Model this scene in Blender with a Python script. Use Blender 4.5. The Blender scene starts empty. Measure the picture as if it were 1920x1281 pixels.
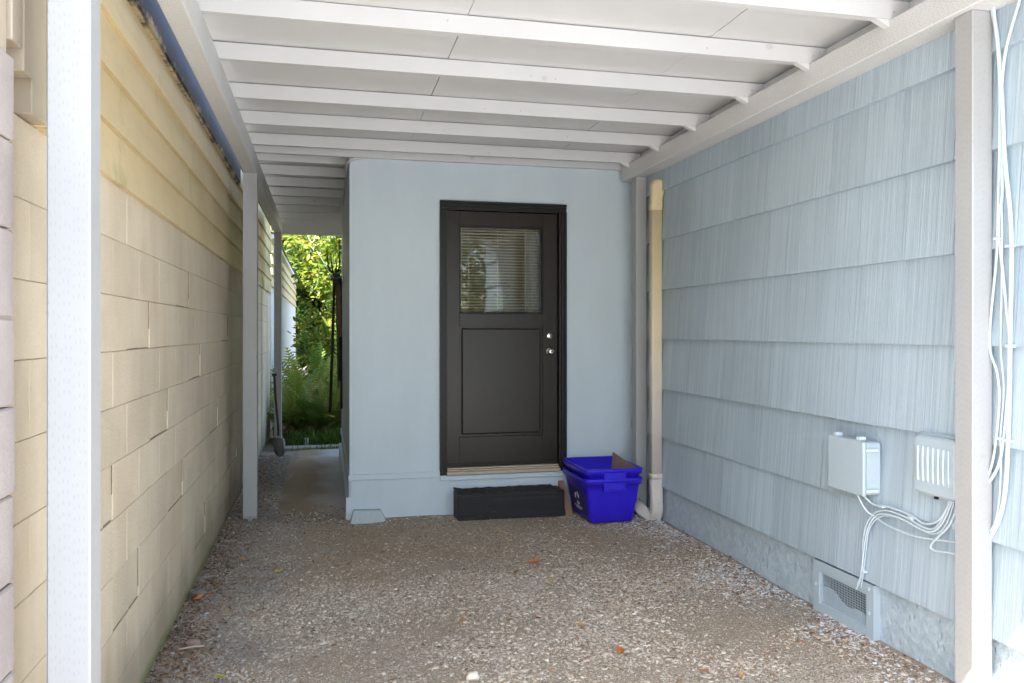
import bpy, bmesh, math, random
import numpy as np
from mathutils import Vector, Matrix, noise as mnoise

random.seed(7); rng = np.random.default_rng(11)
R = math.radians
scene = bpy.context.scene
col = scene.collection

# ------------------------------------------------------------------ camera
CAM_H = 1.5
F_PX = 1500.0
cam_d = bpy.data.cameras.new('camera')
cam_d.sensor_fit = 'HORIZONTAL'; cam_d.sensor_width = 36.0
cam_d.lens = 36.0 * F_PX / 1920.0
cam_d.shift_y = -18.5 / 1920.0
cam_d.clip_start = 0.05; cam_d.clip_end = 1200
cam = bpy.data.objects.new('camera', cam_d); col.objects.link(cam)
cam.location = (0, 0, CAM_H)
cam.rotation_euler = (R(90), 0, -math.atan(352.0 / F_PX))
scene.camera = cam

# ------------------------------------------------------------------ light
SUN = Vector((0.55, 0.635, -1.0)).normalized()          # direction the light travels
elev = math.asin(-SUN.z)
world = bpy.data.worlds.new('World'); scene.world = world; world.use_nodes = True
wn = world.node_tree.nodes; wl = world.node_tree.links
sky = wn.new('ShaderNodeTexSky'); sky.sky_type = 'NISHITA'; sky.sun_disc = False
sky.sun_elevation = elev
sky.sun_rotation = math.atan2(-SUN.x, -SUN.y)
sky.air_density = 1.0; sky.dust_density = 1.5
wl.new(sky.outputs[0], wn['Background'].inputs[0]); wn['Background'].inputs[1].default_value = 0.15
sun_d = bpy.data.lights.new('sun', 'SUN'); sun_d.energy = 5.0; sun_d.angle = R(0.55); sun_d.color = (1.0, 0.965, 0.92)
sun = bpy.data.objects.new('sun', sun_d); col.objects.link(sun)
sun.rotation_euler = SUN.to_track_quat('-Z', 'Y').to_euler(); sun.location = (-6, -6, 12)
scene.view_settings.view_transform = 'Standard'; scene.view_settings.look = 'None'
scene.view_settings.gamma = 1.0; scene.view_settings.exposure = 2.62
scene.cycles.use_denoising = True
scene.cycles.max_bounces = 14; scene.cycles.diffuse_bounces = 6; scene.cycles.transparent_max_bounces = 12
scene.cycles.sample_clamp_indirect = 6.0

# ------------------------------------------------------------------ helpers
def wloc(o):
    v = Vector((0, 0, 0))
    while o is not None:
        v += o.location; o = o.parent
    return v

def tag(o, label, cat, group=None, kind=None):
    if label: o['label'] = label
    if cat: o['category'] = cat
    if group: o['group'] = group
    if kind: o['kind'] = kind
    return o

def thing(name, label, cat, loc=(0, 0, 0), group=None, rz=0.0):
    o = bpy.data.objects.new(name, None); col.objects.link(o)
    o.location = loc; o.rotation_euler = (0, 0, rz); o.empty_display_size = 0.1
    return tag(o, label, cat, group)

class MB:
    """collects geometry in world coordinates; build() links ONE mesh object"""
    def __init__(s): s.v = []; s.f = []
    def quadstrip(s, rings, closed=True, caps=True):
        n = len(rings[0]); b = len(s.v)
        for r in rings: s.v += [tuple(p) for p in r]
        m = n if closed else n - 1
        for i in range(len(rings) - 1):
            for j in range(m):
                a = b + i * n + j; c = b + i * n + (j + 1) % n
                s.f.append((a, c, c + n, a + n))
        if caps and closed:
            s.f.append(tuple(b + j for j in range(n))[::-1])
            s.f.append(tuple(b + (len(rings) - 1) * n + j for j in range(n)))
        return s
    def box(s, x0, x1, y0, y1, z0, z1, bv=0.0, M=None):
        if bv <= 0:
            P = [(x0,y0,z0),(x1,y0,z0),(x1,y1,z0),(x0,y1,z0),(x0,y0,z1),(x1,y0,z1),(x1,y1,z1),(x0,y1,z1)]
            F = [(0,3,2,1),(4,5,6,7),(0,1,5,4),(1,2,6,5),(2,3,7,6),(3,0,4,7)]
        else:
            bm = bmesh.new(); bmesh.ops.create_cube(bm, size=1.0)
            for v in bm.verts:
                v.co = ((x0+x1)/2 + v.co.x*(x1-x0), (y0+y1)/2 + v.co.y*(y1-y0), (z0+z1)/2 + v.co.z*(z1-z0))
            bmesh.ops.bevel(bm, geom=bm.edges[:], offset=bv, segments=1, profile=0.5, affect='EDGES')
            bm.verts.index_update()
            P = [tuple(v.co) for v in bm.verts]; F = [tuple(v.index for v in f.verts) for f in bm.faces]; bm.free()
        if M is not None: P = [tuple(M @ Vector(p)) for p in P]
        b = len(s.v); s.v += P; s.f += [tuple(i + b for i in f) for f in F]
        return s
    def prism(s, poly, axis, a0, a1):
        """polygon (u,v) extruded along axis 'x','y' or 'z'"""
        def mk(u, v, a): return {'x': (a, u, v), 'y': (u, a, v), 'z': (u, v, a)}[axis]
        return s.quadstrip([[mk(u, v, a0) for u, v in poly], [mk(u, v, a1) for u, v in poly]])
    def tube(s, pts, r, n=8, caps=True):
        pts = [Vector(p) for p in pts]; rings = []
        rr = r if isinstance(r, (list, tuple)) else [r] * len(pts)
        up = None
        for i, p in enumerate(pts):
            t = (pts[min(i+1, len(pts)-1)] - pts[max(i-1, 0)])
            t = t.normalized() if t.length > 1e-9 else Vector((0, 0, 1))
            if up is None:
                up = Vector((0, 0, 1)) if abs(t.z) < 0.9 else Vector((1, 0, 0))
            a = t.cross(up).normalized(); b = a.cross(t).normalized(); up = b
            rings.append([p + a * math.cos(2*math.pi*k/n) * rr[i] + b * math.sin(2*math.pi*k/n) * rr[i] for k in range(n)])
        return s.quadstrip(rings, True, caps)
    def lathe(s, prof, c, axis='z', n=20):
        rings = []
        for r, h in prof:
            ring = []
            for k in range(n):
                a = 2*math.pi*k/n; u, v = r*math.cos(a), r*math.sin(a)
                ring.append({'z': (c[0]+u, c[1]+v, c[2]+h), 'y': (c[0]+u, c[1]+h, c[2]+v), 'x': (c[0]+h, c[1]+u, c[2]+v)}[axis])
            rings.append(ring)
        return s.quadstrip(rings)
    def mesh(s, name, off=(0, 0, 0), smooth=False):
        me = bpy.data.meshes.new(name); o = Vector(off)
        me.from_pydata([tuple(Vector(p) - o) for p in s.v], [], s.f); me.update()
        bm = bmesh.new(); bm.from_mesh(me); bmesh.ops.recalc_face_normals(bm, faces=bm.faces[:]); bm.to_mesh(me); bm.free()
        if smooth: me.polygons.foreach_set('use_smooth', [True] * len(me.polygons))
        return me
    def build(s, name, mat, parent=None, smooth=False):
        me = s.mesh(name, wloc(parent) if parent else (0, 0, 0), smooth)
        me.materials.append(mat)
        o = bpy.data.objects.new(name, me); col.objects.link(o)
        if parent is not None: o.parent = parent
        return o

def inst(name, me, parent, loc, rot=(0, 0, 0), sc=None):
    o = bpy.data.objects.new(name, me); col.objects.link(o)
    o.parent = parent; o.location = Vector(loc) - (wloc(parent) if parent else Vector((0, 0, 0))); o.rotation_euler = rot
    if sc: o.scale = sc
    return o

def catmull(pts, n=8):
    P = [Vector(p) for p in pts]; P = [P[0]*2 - P[1]] + P + [P[-1]*2 - P[-2]]; out = []
    for i in range(1, len(P) - 2):
        for k in range(n):
            t = k / n; a, b, c, d = P[i-1], P[i], P[i+1], P[i+2]
            out.append(0.5*((2*b) + (c-a)*t + (2*a-5*b+4*c-d)*t*t + (3*b-a-3*c+d)*t**3))
    out.append(P[-2]); return out

# ------------------------------------------------------------------ materials
class NT:
    def __init__(s, name):
        s.m = bpy.data.materials.new(name); s.m.use_nodes = True
        s.n = s.m.node_tree.nodes; s.l = s.m.node_tree.links
        s.p = s.n['Principled BSDF']; s.out = s.n['Material Output']
        s.p.inputs['Specular IOR Level'].default_value = 0.35
    def put(s, sock, v):
        if hasattr(v, 'is_linked'): s.l.new(v, sock)
        elif isinstance(v, (tuple, list)) and len(v) == 3 and sock.type == 'RGBA': sock.default_value = (*v, 1)
        else: sock.default_value = v
    def tc(s, o='Object'): return s.n.new('ShaderNodeTexCoord').outputs[o]
    def map(s, vec, sc=(1, 1, 1), loc=(0, 0, 0)):
        k = s.n.new('ShaderNodeMapping'); s.put(k.inputs[0], vec); k.inputs['Scale'].default_value = sc; k.inputs['Location'].default_value = loc
        return k.outputs[0]
    def noise(s, vec, scale=5, det=4, rough=0.55, out=0):
        k = s.n.new('ShaderNodeTexNoise'); s.put(k.inputs['Vector'], vec); k.inputs['Scale'].default_value = scale
        k.inputs['Detail'].default_value = det; k.inputs['Roughness'].default_value = rough
        return k.outputs[out]
    def voro(s, vec, scale, feat='F1', out='Distance'):
        k = s.n.new('ShaderNodeTexVoronoi'); k.feature = feat; s.put(k.inputs['Vector'], vec); k.inputs['Scale'].default_value = scale
        return k.outputs[out]
    def math(s, op, a, b=0.0, c=None, clamp=False):
        k = s.n.new('ShaderNodeMath'); k.operation = op; k.use_clamp = clamp
        s.put(k.inputs[0], a); s.put(k.inputs[1], b)
        if c is not None: s.put(k.inputs[2], c)
        return k.outputs[0]
    def step(s, x, a, b):
        k = s.n.new('ShaderNodeMapRange'); k.interpolation_type = 'SMOOTHSTEP'
        s.put(k.inputs[0], x); k.inputs[1].default_value = a; k.inputs[2].default_value = b
        return k.outputs[0]
    def sep(s, vec):
        k = s.n.new('ShaderNodeSeparateXYZ'); s.put(k.inputs[0], vec); return k.outputs
    def mix(s, f, a, b, mode='MIX'):
        k = s.n.new('ShaderNodeMix'); k.data_type = 'RGBA'; k.blend_type = mode
        s.put(k.inputs[0], f); s.put(k.inputs[6], a); s.put(k.inputs[7], b); return k.outputs[2]
    def ramp(s, f, stops):
        k = s.n.new('ShaderNodeValToRGB'); s.put(k.inputs[0], f); e = k.color_ramp.elements
        while len(e) < len(stops): e.new(0.5)
        for q, (p, c) in zip(e, stops): q.position = p; q.color = (*c, 1)
        return k.outputs[0]
    def rand(s): return s.n.new('ShaderNodeObjectInfo').outputs['Random']
    def attr(s, name):
        k = s.n.new('ShaderNodeAttribute'); k.attribute_name = name; return k.outputs['Color']
    def vary(s, colr, f, lo, hi):
        k = s.n.new('ShaderNodeHueSaturation'); s.put(k.inputs['Color'], colr)
        s.put(k.inputs['Value'], s.math('MULTIPLY_ADD', f, hi - lo, lo)); return k.outputs[0]
    def bump(s, h, strength=0.3, dist=0.01, prev=None):
        k = s.n.new('ShaderNodeBump'); s.put(k.inputs['Height'], h); k.inputs['Strength'].default_value = strength; k.inputs['Distance'].default_value = dist
        if prev is not None: s.put(k.inputs['Normal'], prev)
        return k.outputs[0]
    def fin(s, base=None, rough=None, normal=None, **kw):
        if base is not None: s.put(s.p.inputs['Base Color'], base)
        if rough is not None: s.put(s.p.inputs['Roughness'], rough)
        if normal is not None: s.put(s.p.inputs['Normal'], normal)
        for k, v in kw.items(): s.put(s.p.inputs[k.replace('_', ' ')], v)
        return s.m

def m_plain(name, c, rough=0.6, nscale=30, amt=0.12, bump=0.15, bdist=0.002, metallic=0.0, spec=0.35):
    t = NT(name); v = t.tc(); n = t.noise(v, nscale, 5)
    return t.fin(t.vary(c, n, 1 - amt, 1 + amt), rough, t.bump(n, bump, bdist), Metallic=metallic, **{'Specular_IOR_Level': spec})

def m_white(name, axis=None, c=(0.64, 0.637, 0.63)):
    """white exterior paint on lumber; axis = long axis when the lumber is incised"""
    t = NT(name); v = t.tc(); xyz = t.sep(v)
    sc = {'x': (2, 60, 60), 'y': (60, 2, 60), 'z': (60, 60, 2), None: (12, 12, 12)}[axis]
    g = t.noise(t.map(v, sc), 1.0, 5, 0.6); big = t.noise(v, 1.7, 3)
    base = t.vary(c, big, 0.90, 1.08)
    kn = t.math('SUBTRACT', 1.0, t.step(t.voro(t.map(v, (2.2, 2.6, 3.1)), 1.0), 0.035, 0.06)); base = t.mix(t.math('MULTIPLY', kn, 0.28), base, (0.30, 0.25, 0.20))
    dirt = t.step(t.noise(t.map(v, (14, 14, 9)), 1.0, 6, 0.7), 0.68, 0.78)
    base = t.mix(t.math('MULTIPLY', dirt, 0.34), base, (0.40, 0.37, 0.33))
    nb = t.bump(g, 0.25, 0.002)
    if axis:
        L = {'x': 0, 'y': 1, 'z': 2}[axis]; o = [i for i in range(3) if i != L]
        jit = t.noise(t.map(v, (9, 9, 9)), 1.0, 3); u = t.math('ADD', t.math('ADD', xyz[o[0]], xyz[o[1]]), t.math('MULTIPLY', jit, 0.02)); uu = t.math('DIVIDE', u, 0.0105); row = t.math('FLOOR', uu)
        ph = t.math('MULTIPLY', t.math('SINE', t.math('MULTIPLY', row, 91.7)), 3.0)
        vv = t.math('ADD', t.math('DIVIDE', xyz[L], 0.026), ph)
        d1 = t.math('LESS_THAN', t.math('FRACT', vv), 0.36); d2 = t.math('LESS_THAN', t.math('FRACT', uu), 0.26)
        keep = t.math('GREATER_THAN', t.noise(t.map(v, (30, 30, 30)), 1.0, 2), 0.42)
        m = t.math('MULTIPLY', t.math('MULTIPLY', d1, d2), keep)
        base = t.mix(t.math('MULTIPLY', m, 0.42), base, (0.30, 0.31, 0.28))
        nb = t.bump(t.math('SUBTRACT', 1.0, m), 0.6, 0.002, nb)
    return t.fin(base, t.math('MULTIPLY_ADD', g, 0.2, 0.42), nb)

M = {}
M['white'] = m_white('white_paint'); M['white_x'] = m_white('white_paint_rafter', None, (0.585, 0.585, 0.583))
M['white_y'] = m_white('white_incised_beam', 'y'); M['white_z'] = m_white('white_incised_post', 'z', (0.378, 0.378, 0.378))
M['deck'] = m_white('white_deck', None, (0.64, 0.64, 0.637))

def mk_shingle():
    t = NT('blue_striated_shingle'); v = t.tc(); r = t.rand()
    off = t.math('MULTIPLY', r, 37.0)
    cv = t.n.new('ShaderNodeCombineXYZ'); t.put(cv.inputs[1], off); t.put(cv.inputs[2], off)
    va = t.n.new('ShaderNodeVectorMath'); t.put(va.inputs[0], v); t.put(va.inputs[1], cv.outputs[0]); vv = va.outputs[0]
    fine = t.noise(t.map(vv, (1, 300, 1.6)), 1.0, 3, 0.6)
    mid = t.noise(t.map(vv, (1, 75, 0.6)), 1.0, 3, 0.55)
    h = t.math('ADD', t.math('MULTIPLY', fine, 0.7), t.math('MULTIPLY', mid, 0.5))
    base = t.ramp(h, [(0.36, (0.258, 0.335, 0.393)), (0.56, (0.392, 0.480, 0.545)), (0.78, (0.515, 0.608, 0.672))])
    base = t.vary(base, t.noise(v, 2.3, 3), 0.93, 1.06)
    chip = t.step(t.noise(t.map(vv, (1, 70, 14)), 1.0, 4, 0.7), 0.735, 0.80)
    base = t.mix(t.math('MULTIPLY', chip, 0.45), base, (0.62, 0.70, 0.74))
    base = t.vary(base, r, 0.93, 1.06)
    return t.fin(base, 0.62, t.bump(h, 0.7, 0.006))
M['shingle'] = mk_shingle()

def mk_stucco():
    t = NT('blue_painted_concrete'); v = t.tc()
    a = t.noise(v, 26, 5, 0.6); b = t.voro(t.map(v, (1, 20, 12)), 1.4); h = t.math('ADD', a, t.math('MULTIPLY', t.step(b, 0.08, 0.30), 0.35))
    base = t.ramp(a, [(0.3, (0.37, 0.45, 0.505)), (0.7, (0.52, 0.605, 0.66))])
    pit = t.step(t.noise(v, 14, 6, 0.75), 0.70, 0.74); base = t.mix(t.math('MULTIPLY', pit, 0.6), base, (0.10, 0.12, 0.13))
    return t.fin(base, 0.6, t.bump(h, 0.9, 0.012))
M['stucco'] = mk_stucco()

def mk_blue():
    t = NT('blue_smooth_siding'); v = t.tc()
    n = t.noise(t.map(v, (3, 3, 1.2)), 1.0, 4); f = t.noise(v, 160, 3)
    base = t.vary((0.535, 0.618, 0.672), n, 0.90, 1.07)
    sp = t.step(t.noise(v, 33, 5, 0.7), 0.745, 0.77); base = t.mix(t.math('MULTIPLY', sp, 0.35), base, (0.22, 0.27, 0.30))
    return t.fin(base, 0.5, t.bump(t.math('ADD', f, t.math('MULTIPLY', n, 4.0)), 0.45, 0.004))
M['blue'] = mk_blue()

def mk_block(name, c0, c1, dirt=True):
    t = NT(name); v = t.tc(); r = t.rand(); w = t.n.new('ShaderNodeNewGeometry').outputs['Position']; wz = t.sep(w)
    n = t.noise(w, 3.0, 4); f = t.noise(w, 95, 4, 0.6); st = t.noise(t.map(w, (1, 9, 0.8)), 1.0, 4)
    base = t.mix(t.step(n, 0.3, 0.7), c0, c1)
    base = t.vary(base, r, 0.94, 1.05); base = t.vary(base, st, 0.88, 1.09); base = t.vary(base, f, 0.93, 1.07)
    spot = t.step(t.noise(w, 21, 6, 0.75), 0.70, 0.76); base = t.mix(t.math('MULTIPLY', spot, 0.55), base, (0.17, 0.12, 0.08))
    if dirt:
        hi = t.noise(t.map(w, (1, 4, 1)), 1.0, 4)
        low = t.math('SUBTRACT', 1.0, t.step(t.math('SUBTRACT', wz[2], t.math('MULTIPLY', hi, 0.62)), -0.22, 0.12))
        base = t.mix(t.math('MULTIPLY', low, 0.55), base, (0.22, 0.175, 0.11))
        gr = t.math('SUBTRACT', 1.0, t.step(t.math('SUBTRACT', wz[2], t.math('MULTIPLY', hi, 0.06)), -0.01, 0.05))
        base = t.mix(t.math('MULTIPLY', gr, 0.7), base, (0.16, 0.19, 0.05))
    return t.fin(base, 0.75, t.bump(t.math('ADD', f, t.math('MULTIPLY', spot, 0.5)), 0.8, 0.004))
M['block'] = mk_block('tan_painted_block', (0.590, 0.495, 0.365), (0.660, 0.565, 0.430))
M['mortar'] = mk_block('tan_painted_mortar', (0.56, 0.475, 0.35), (0.63, 0.545, 0.42))
M['pinkblock'] = mk_block('grey_pink_block', (0.34, 0.29, 0.27), (0.42, 0.365, 0.34))  # greyer and pinker than the tan wall blocks
M['grime'] = m_plain('dark_joint_grime', (0.23, 0.17, 0.115), 0.9, 60, 0.5, 0.5, 0.004)

def mk_siding():
    t = NT('tan_painted_siding'); v = t.tc(); r = t.rand()
    w = t.n.new('ShaderNodeNewGeometry').outputs['Position']
    g = t.noise(t.map(w, (1, 1.5, 40)), 1.0, 5, 0.6); n = t.noise(w, 2.2, 4)
    base = t.mix(t.step(n, 0.3, 0.7), (0.58, 0.455, 0.250), (0.64, 0.515, 0.305)); base = t.vary(base, g, 0.93, 1.06); base = t.vary(base, r, 0.95, 1.05)
    foliage_tint = t.step(t.math('ADD', t.noise(t.map(w, (1, 3, 3)), 1.0, 5), t.math('MULTIPLY', t.step(t.sep(w)[1], 7.3, 7.9), 0.16)), 0.60, 0.80)  # green in the colour, stronger far back, stands for foliage-tinted light
    base = t.mix(t.math('MULTIPLY', foliage_tint, 0.6), base, (0.20, 0.21, 0.06))
    sp = t.step(t.noise(w, 30, 6, 0.75), 0.71, 0.75); base = t.mix(t.math('MULTIPLY', sp, 0.5), base, (0.13, 0.10, 0.06))
    return t.fin(base, 0.55, t.bump(g, 0.25, 0.003))
M['siding'] = mk_siding()
def mk_frieze():
    t = NT('stained_blue_frieze'); w = t.n.new('ShaderNodeNewGeometry').outputs['Position']; z = t.sep(w)[2]
    n = t.noise(t.map(w, (1, 5, 9)), 1.0, 6, 0.7)
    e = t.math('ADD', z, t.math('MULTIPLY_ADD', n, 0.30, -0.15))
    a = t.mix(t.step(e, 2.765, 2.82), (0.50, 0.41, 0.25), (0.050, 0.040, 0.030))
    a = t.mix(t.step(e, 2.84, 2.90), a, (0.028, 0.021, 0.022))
    return t.fin(t.vary(a, t.noise(w, 40, 4), 0.8, 1.2), 0.6, t.bump(n, 0.4, 0.004))
M['frieze'] = mk_frieze()
M['trimtan'] = m_plain('tan_trim_paint', (0.46, 0.39, 0.30), 0.6, 14, 0.1)
M['oldwhite'] = m_plain('white_fence_paint', (0.74, 0.74, 0.72), 0.6, 20, 0.1)
M['cream_siding'] = m_plain('cream_siding', (0.66, 0.58, 0.36), 0.6, 9, 0.1)

def mk_doorpaint():
    t = NT('dark_brown_door_paint'); v = t.tc()
    g = t.noise(t.map(v, (70, 70, 2.0)), 1.0, 5, 0.6)
    return t.fin(t.vary((0.019, 0.0130, 0.0095), g, 0.8, 1.25), t.math('MULTIPLY_ADD', g, 0.10, 0.26), t.bump(g, 0.05, 0.001), **{'Specular_IOR_Level': 0.30})
M['door'] = mk_doorpaint()
M['casing'] = m_plain('dark_casing_paint', (0.013, 0.012, 0.0115), 0.42, 40, 0.15, spec=0.28)
M['sill'] = m_plain('worn_wood_sill', (0.46, 0.38, 0.28), 0.5, 22, 0.2)
M['nickel'] = m_plain('satin_nickel', (0.62, 0.58, 0.54), 0.22, 60, 0.05, 0.02, 0.001, 1.0)
M['brasskey'] = m_plain('dark_keyway', (0.08, 0.07, 0.06), 0.4)
def mk_glass():
    t = NT('window_glass'); t.n.remove(t.p)
    tr = t.n.new('ShaderNodeBsdfTransparent'); tr.inputs[0].default_value = (0.86, 0.88, 0.86, 1)
    gl = t.n.new('ShaderNodeBsdfGlossy'); gl.inputs['Roughness'].default_value = 0.015
    fr = t.n.new('ShaderNodeFresnel'); fr.inputs[0].default_value = 1.52
    mx = t.n.new('ShaderNodeMixShader'); t.l.new(t.math('MULTIPLY', fr.outputs[0], 0.65, clamp=True), mx.inputs[0]); t.l.new(tr.outputs[0], mx.inputs[1]); t.l.new(gl.outputs[0], mx.inputs[2])
    t.l.new(mx.outputs[0], t.out.inputs[0]); return t.m
M['glass'] = mk_glass()
M['slat'] = m_plain('cream_blind_slat', (0.86, 0.80, 0.66), 0.45, 10, 0.03, 0.02)
M['room'] = m_plain('tan_room_wall', (0.58, 0.47, 0.35), 0.8, 5, 0.06, 0.05)
M['roomfloor'] = m_plain('brown_room_floor', (0.16, 0.10, 0.06), 0.5, 8, 0.2, 0.05)
M['curtain'] = m_plain('pale_curtain', (0.62, 0.64, 0.72), 0.85, 12, 0.05)
M['cabinet'] = m_plain('dark_cabinet_wood', (0.085, 0.045, 0.035), 0.45, 9, 0.25)
M['petal'] = m_plain('violet_petal', (0.36, 0.22, 0.62), 0.7, 30, 0.2)
M['stem'] = m_plain('bright_green_stem', (0.20, 0.36, 0.05), 0.6, 30, 0.2)

def mk_black():
    t = NT('black_painted_timber'); v = t.tc()
    g = t.noise(t.map(v, (3, 50, 50)), 1.0, 5, 0.65); w = t.step(t.noise(t.map(v, (9, 30, 40)), 1.0, 6, 0.7), 0.58, 0.74)
    base = t.mix(t.math('MULTIPLY', w, 0.40), t.vary((0.012, 0.012, 0.014), g, 0.7, 1.5), (0.14, 0.13, 0.12))
    return t.fin(base, 0.55, t.bump(g, 0.6, 0.006))
M['black'] = mk_black()
M['rubber'] = m_plain('worn_black_rubber', (0.030, 0.028, 0.026), 0.75, 70, 0.5, 0.8, 0.006)
M['redwood'] = m_plain('reddish_plank', (0.30, 0.17, 0.12), 0.7, 24, 0.2)
def mk_bin():
    t = NT('blue_recycling_plastic'); v = t.tc(); n = t.noise(v, 12, 4); f = t.noise(t.map(v, (9, 9, 60)), 1.0, 4, 0.7)
    base = t.vary((0.030, 0.014, 0.62), n, 0.92, 1.06)
    sc = t.step(f, 0.70, 0.80); base = t.mix(t.math('MULTIPLY', sc, 0.32), base, (0.22, 0.20, 0.62))
    return t.fin(base, t.math('MULTIPLY_ADD', n, 0.2, 0.28), t.bump(n, 0.1, 0.003), **{'Specular_IOR_Level': 0.45})
M['bin'] = mk_bin()
M['print'] = m_plain('faded_white_print', (0.62, 0.60, 0.72), 0.6, 40, 0.25)
M['dimprint'] = m_plain('faded_dark_print_panel', (0.030, 0.022, 0.16), 0.5, 30, 0.25)
M['card'] = m_plain('brown_cardboard', (0.36, 0.25, 0.18), 0.85, 20, 0.08)
def mk_downspout():
    t = NT('cream_downspout'); v = t.tc(); n = t.noise(t.map(v, (6, 6, 1.6)), 1.0, 4); z = t.sep(v)[2]
    base = t.mix(t.step(t.math('ADD', z, t.math('MULTIPLY', n, 0.9)), 0.9, 2.6), (0.64, 0.59, 0.53), (0.66, 0.54, 0.33))
    return t.fin(t.vary(base, t.noise(v, 60, 4), 0.94, 1.05), 0.38, t.bump(n, 0.1, 0.004))
M['downspout'] = mk_downspout()
M['box'] = m_plain('blue_grey_box_paint', (0.41, 0.49, 0.54), 0.42, 40, 0.05, 0.06)
M['cable'] = m_plain('painted_cable', (0.54, 0.625, 0.675), 0.5, 60, 0.10)
M['screen'] = m_plain('painted_wire_screen', (0.36, 0.43, 0.47), 0.55, 30, 0.12)
M['steel'] = m_plain('galvanised_steel', (0.45, 0.45, 0.45), 0.4, 50, 0.15, 0.1, 0.002, 0.9)
M['oldsteel'] = m_plain('worn_spade_steel', (0.16, 0.15, 0.14), 0.5, 50, 0.3, 0.2, 0.002, 0.6)
M['darkwood'] = m_plain('dark_tool_handle', (0.050, 0.034, 0.024), 0.6, 30, 0.3)
M['midwood'] = m_plain('ash_tool_handle', (0.24, 0.13, 0.075), 0.6, 30, 0.2)
M['greenhandle'] = m_plain('green_tool_handle', (0.06, 0.14, 0.09), 0.5, 30, 0.1)
M['iron'] = m_plain('dark_iron', (0.035, 0.032, 0.030), 0.5, 40, 0.3, 0.2, 0.003, 0.5)
M['roofing'] = m_plain('grey_roofing', (0.11, 0.105, 0.10), 0.9, 60, 0.3)
M['concrete_pale'] = m_plain('painted_concrete_footing', (0.44, 0.50, 0.52), 0.75, 40, 0.12, 0.5, 0.005)

def mk_ground():
    t = NT('gravel_dirt'); v = t.tc(); big = t.noise(v, 1.3, 5); n = t.noise(v, 55, 6, 0.7)
    d = t.voro(v, 95, out='Color'); gs = t.n.new('ShaderNodeRGBToBW'); t.put(gs.inputs[0], d)
    dirt = t.ramp(n, [(0.3, (0.27, 0.215, 0.158)), (0.55, (0.375, 0.305, 0.228)), (0.8, (0.47, 0.39, 0.30))])
    peb = t.ramp(gs.outputs[0], [(0.1, (0.22, 0.18, 0.14)), (0.5, (0.35, 0.295, 0.235)), (0.9, (0.50, 0.44, 0.375))])
    base = t.mix(t.step(t.math('ADD', big, t.math('MULTIPLY', n, 0.25)), 0.52, 0.74), peb, dirt)
    h = t.math('ADD', t.math('MULTIPLY', t.voro(v, 95), -0.8), t.math('MULTIPLY', n, 0.6))
    return t.fin(base, 0.92, t.bump(h, 0.9, 0.010))
M['ground'] = mk_ground()
def mk_stone():
    t = NT('crushed_stone'); v = t.tc(); a = t.attr('Col'); n = t.noise(v, 240, 3)
    return t.fin(t.vary(a, n, 0.75, 1.25), 0.85, t.bump(n, 0.3, 0.002))
M['stone'] = mk_stone()
def mk_path():
    t = NT('dusty_concrete_path'); v = t.tc(); big = t.noise(v, 2.2, 5); n = t.noise(v, 60, 6, 0.7); x = t.sep(v)[0]
    dirt = t.ramp(n, [(0.3, (0.30, 0.225, 0.145)), (0.7, (0.43, 0.335, 0.225))]); con = t.ramp(n, [(0.3, (0.45, 0.43, 0.41)), (0.7, (0.60, 0.58, 0.56))])
    f = t.step(t.math('ADD', t.math('MULTIPLY', t.math('ABSOLUTE', t.math('ADD', x, 0.22)), 1.7), t.math('MULTIPLY', big, 0.8)), 0.52, 1.0)
    base = t.mix(f, dirt, con); sp = t.step(t.noise(v, 24, 6, 0.75), 0.69, 0.74); base = t.mix(t.math('MULTIPLY', sp, 0.6), base, (0.09, 0.07, 0.05))
    return t.fin(base, 0.95, t.bump(t.math('ADD', n, big), 0.5, 0.006))
M['path'] = mk_path()
M['drive'] = m_plain('pale_driveway', (0.50, 0.495, 0.485), 0.9, 8, 0.15, 0.4, 0.005)
M['soil'] = m_plain('garden_soil', (0.19, 0.145, 0.10), 0.95, 18, 0.35, 0.8, 0.02)
M['kerb'] = m_plain('weathered_kerb', (0.34, 0.32, 0.31), 0.85, 26, 0.2, 0.6, 0.008)
def mk_leaf(name, tr=0.45, rough=0.45):
    t = NT(name); a = t.attr('Col'); t.put(t.p.inputs['Base Color'], a); t.p.inputs['Roughness'].default_value = rough
    tl = t.n.new('ShaderNodeBsdfTranslucent'); hs = t.n.new('ShaderNodeHueSaturation'); hs.inputs['Value'].default_value = 1.6; hs.inputs['Hue'].default_value = 0.485
    t.put(hs.inputs['Color'], a); t.l.new(hs.outputs[0], tl.inputs[0])
    mx = t.n.new('ShaderNodeMixShader'); mx.inputs[0].default_value = tr
    t.l.new(t.p.outputs[0], mx.inputs[1]); t.l.new(tl.outputs[0], mx.inputs[2]); t.l.new(mx.outputs[0], t.out.inputs[0]); return t.m
M['leaf'] = mk_leaf('foliage'); M['bark'] = m_plain('grey_brown_bark', (0.16, 0.12, 0.085), 0.9, 30, 0.3, 0.8, 0.01)
M['twig'] = m_plain('pale_vine', (0.42, 0.36, 0.28), 0.8, 30, 0.2)
M['deadfrond'] = m_plain('dry_brown_frond', (0.20, 0.125, 0.07), 0.9, 30, 0.3)
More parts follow.
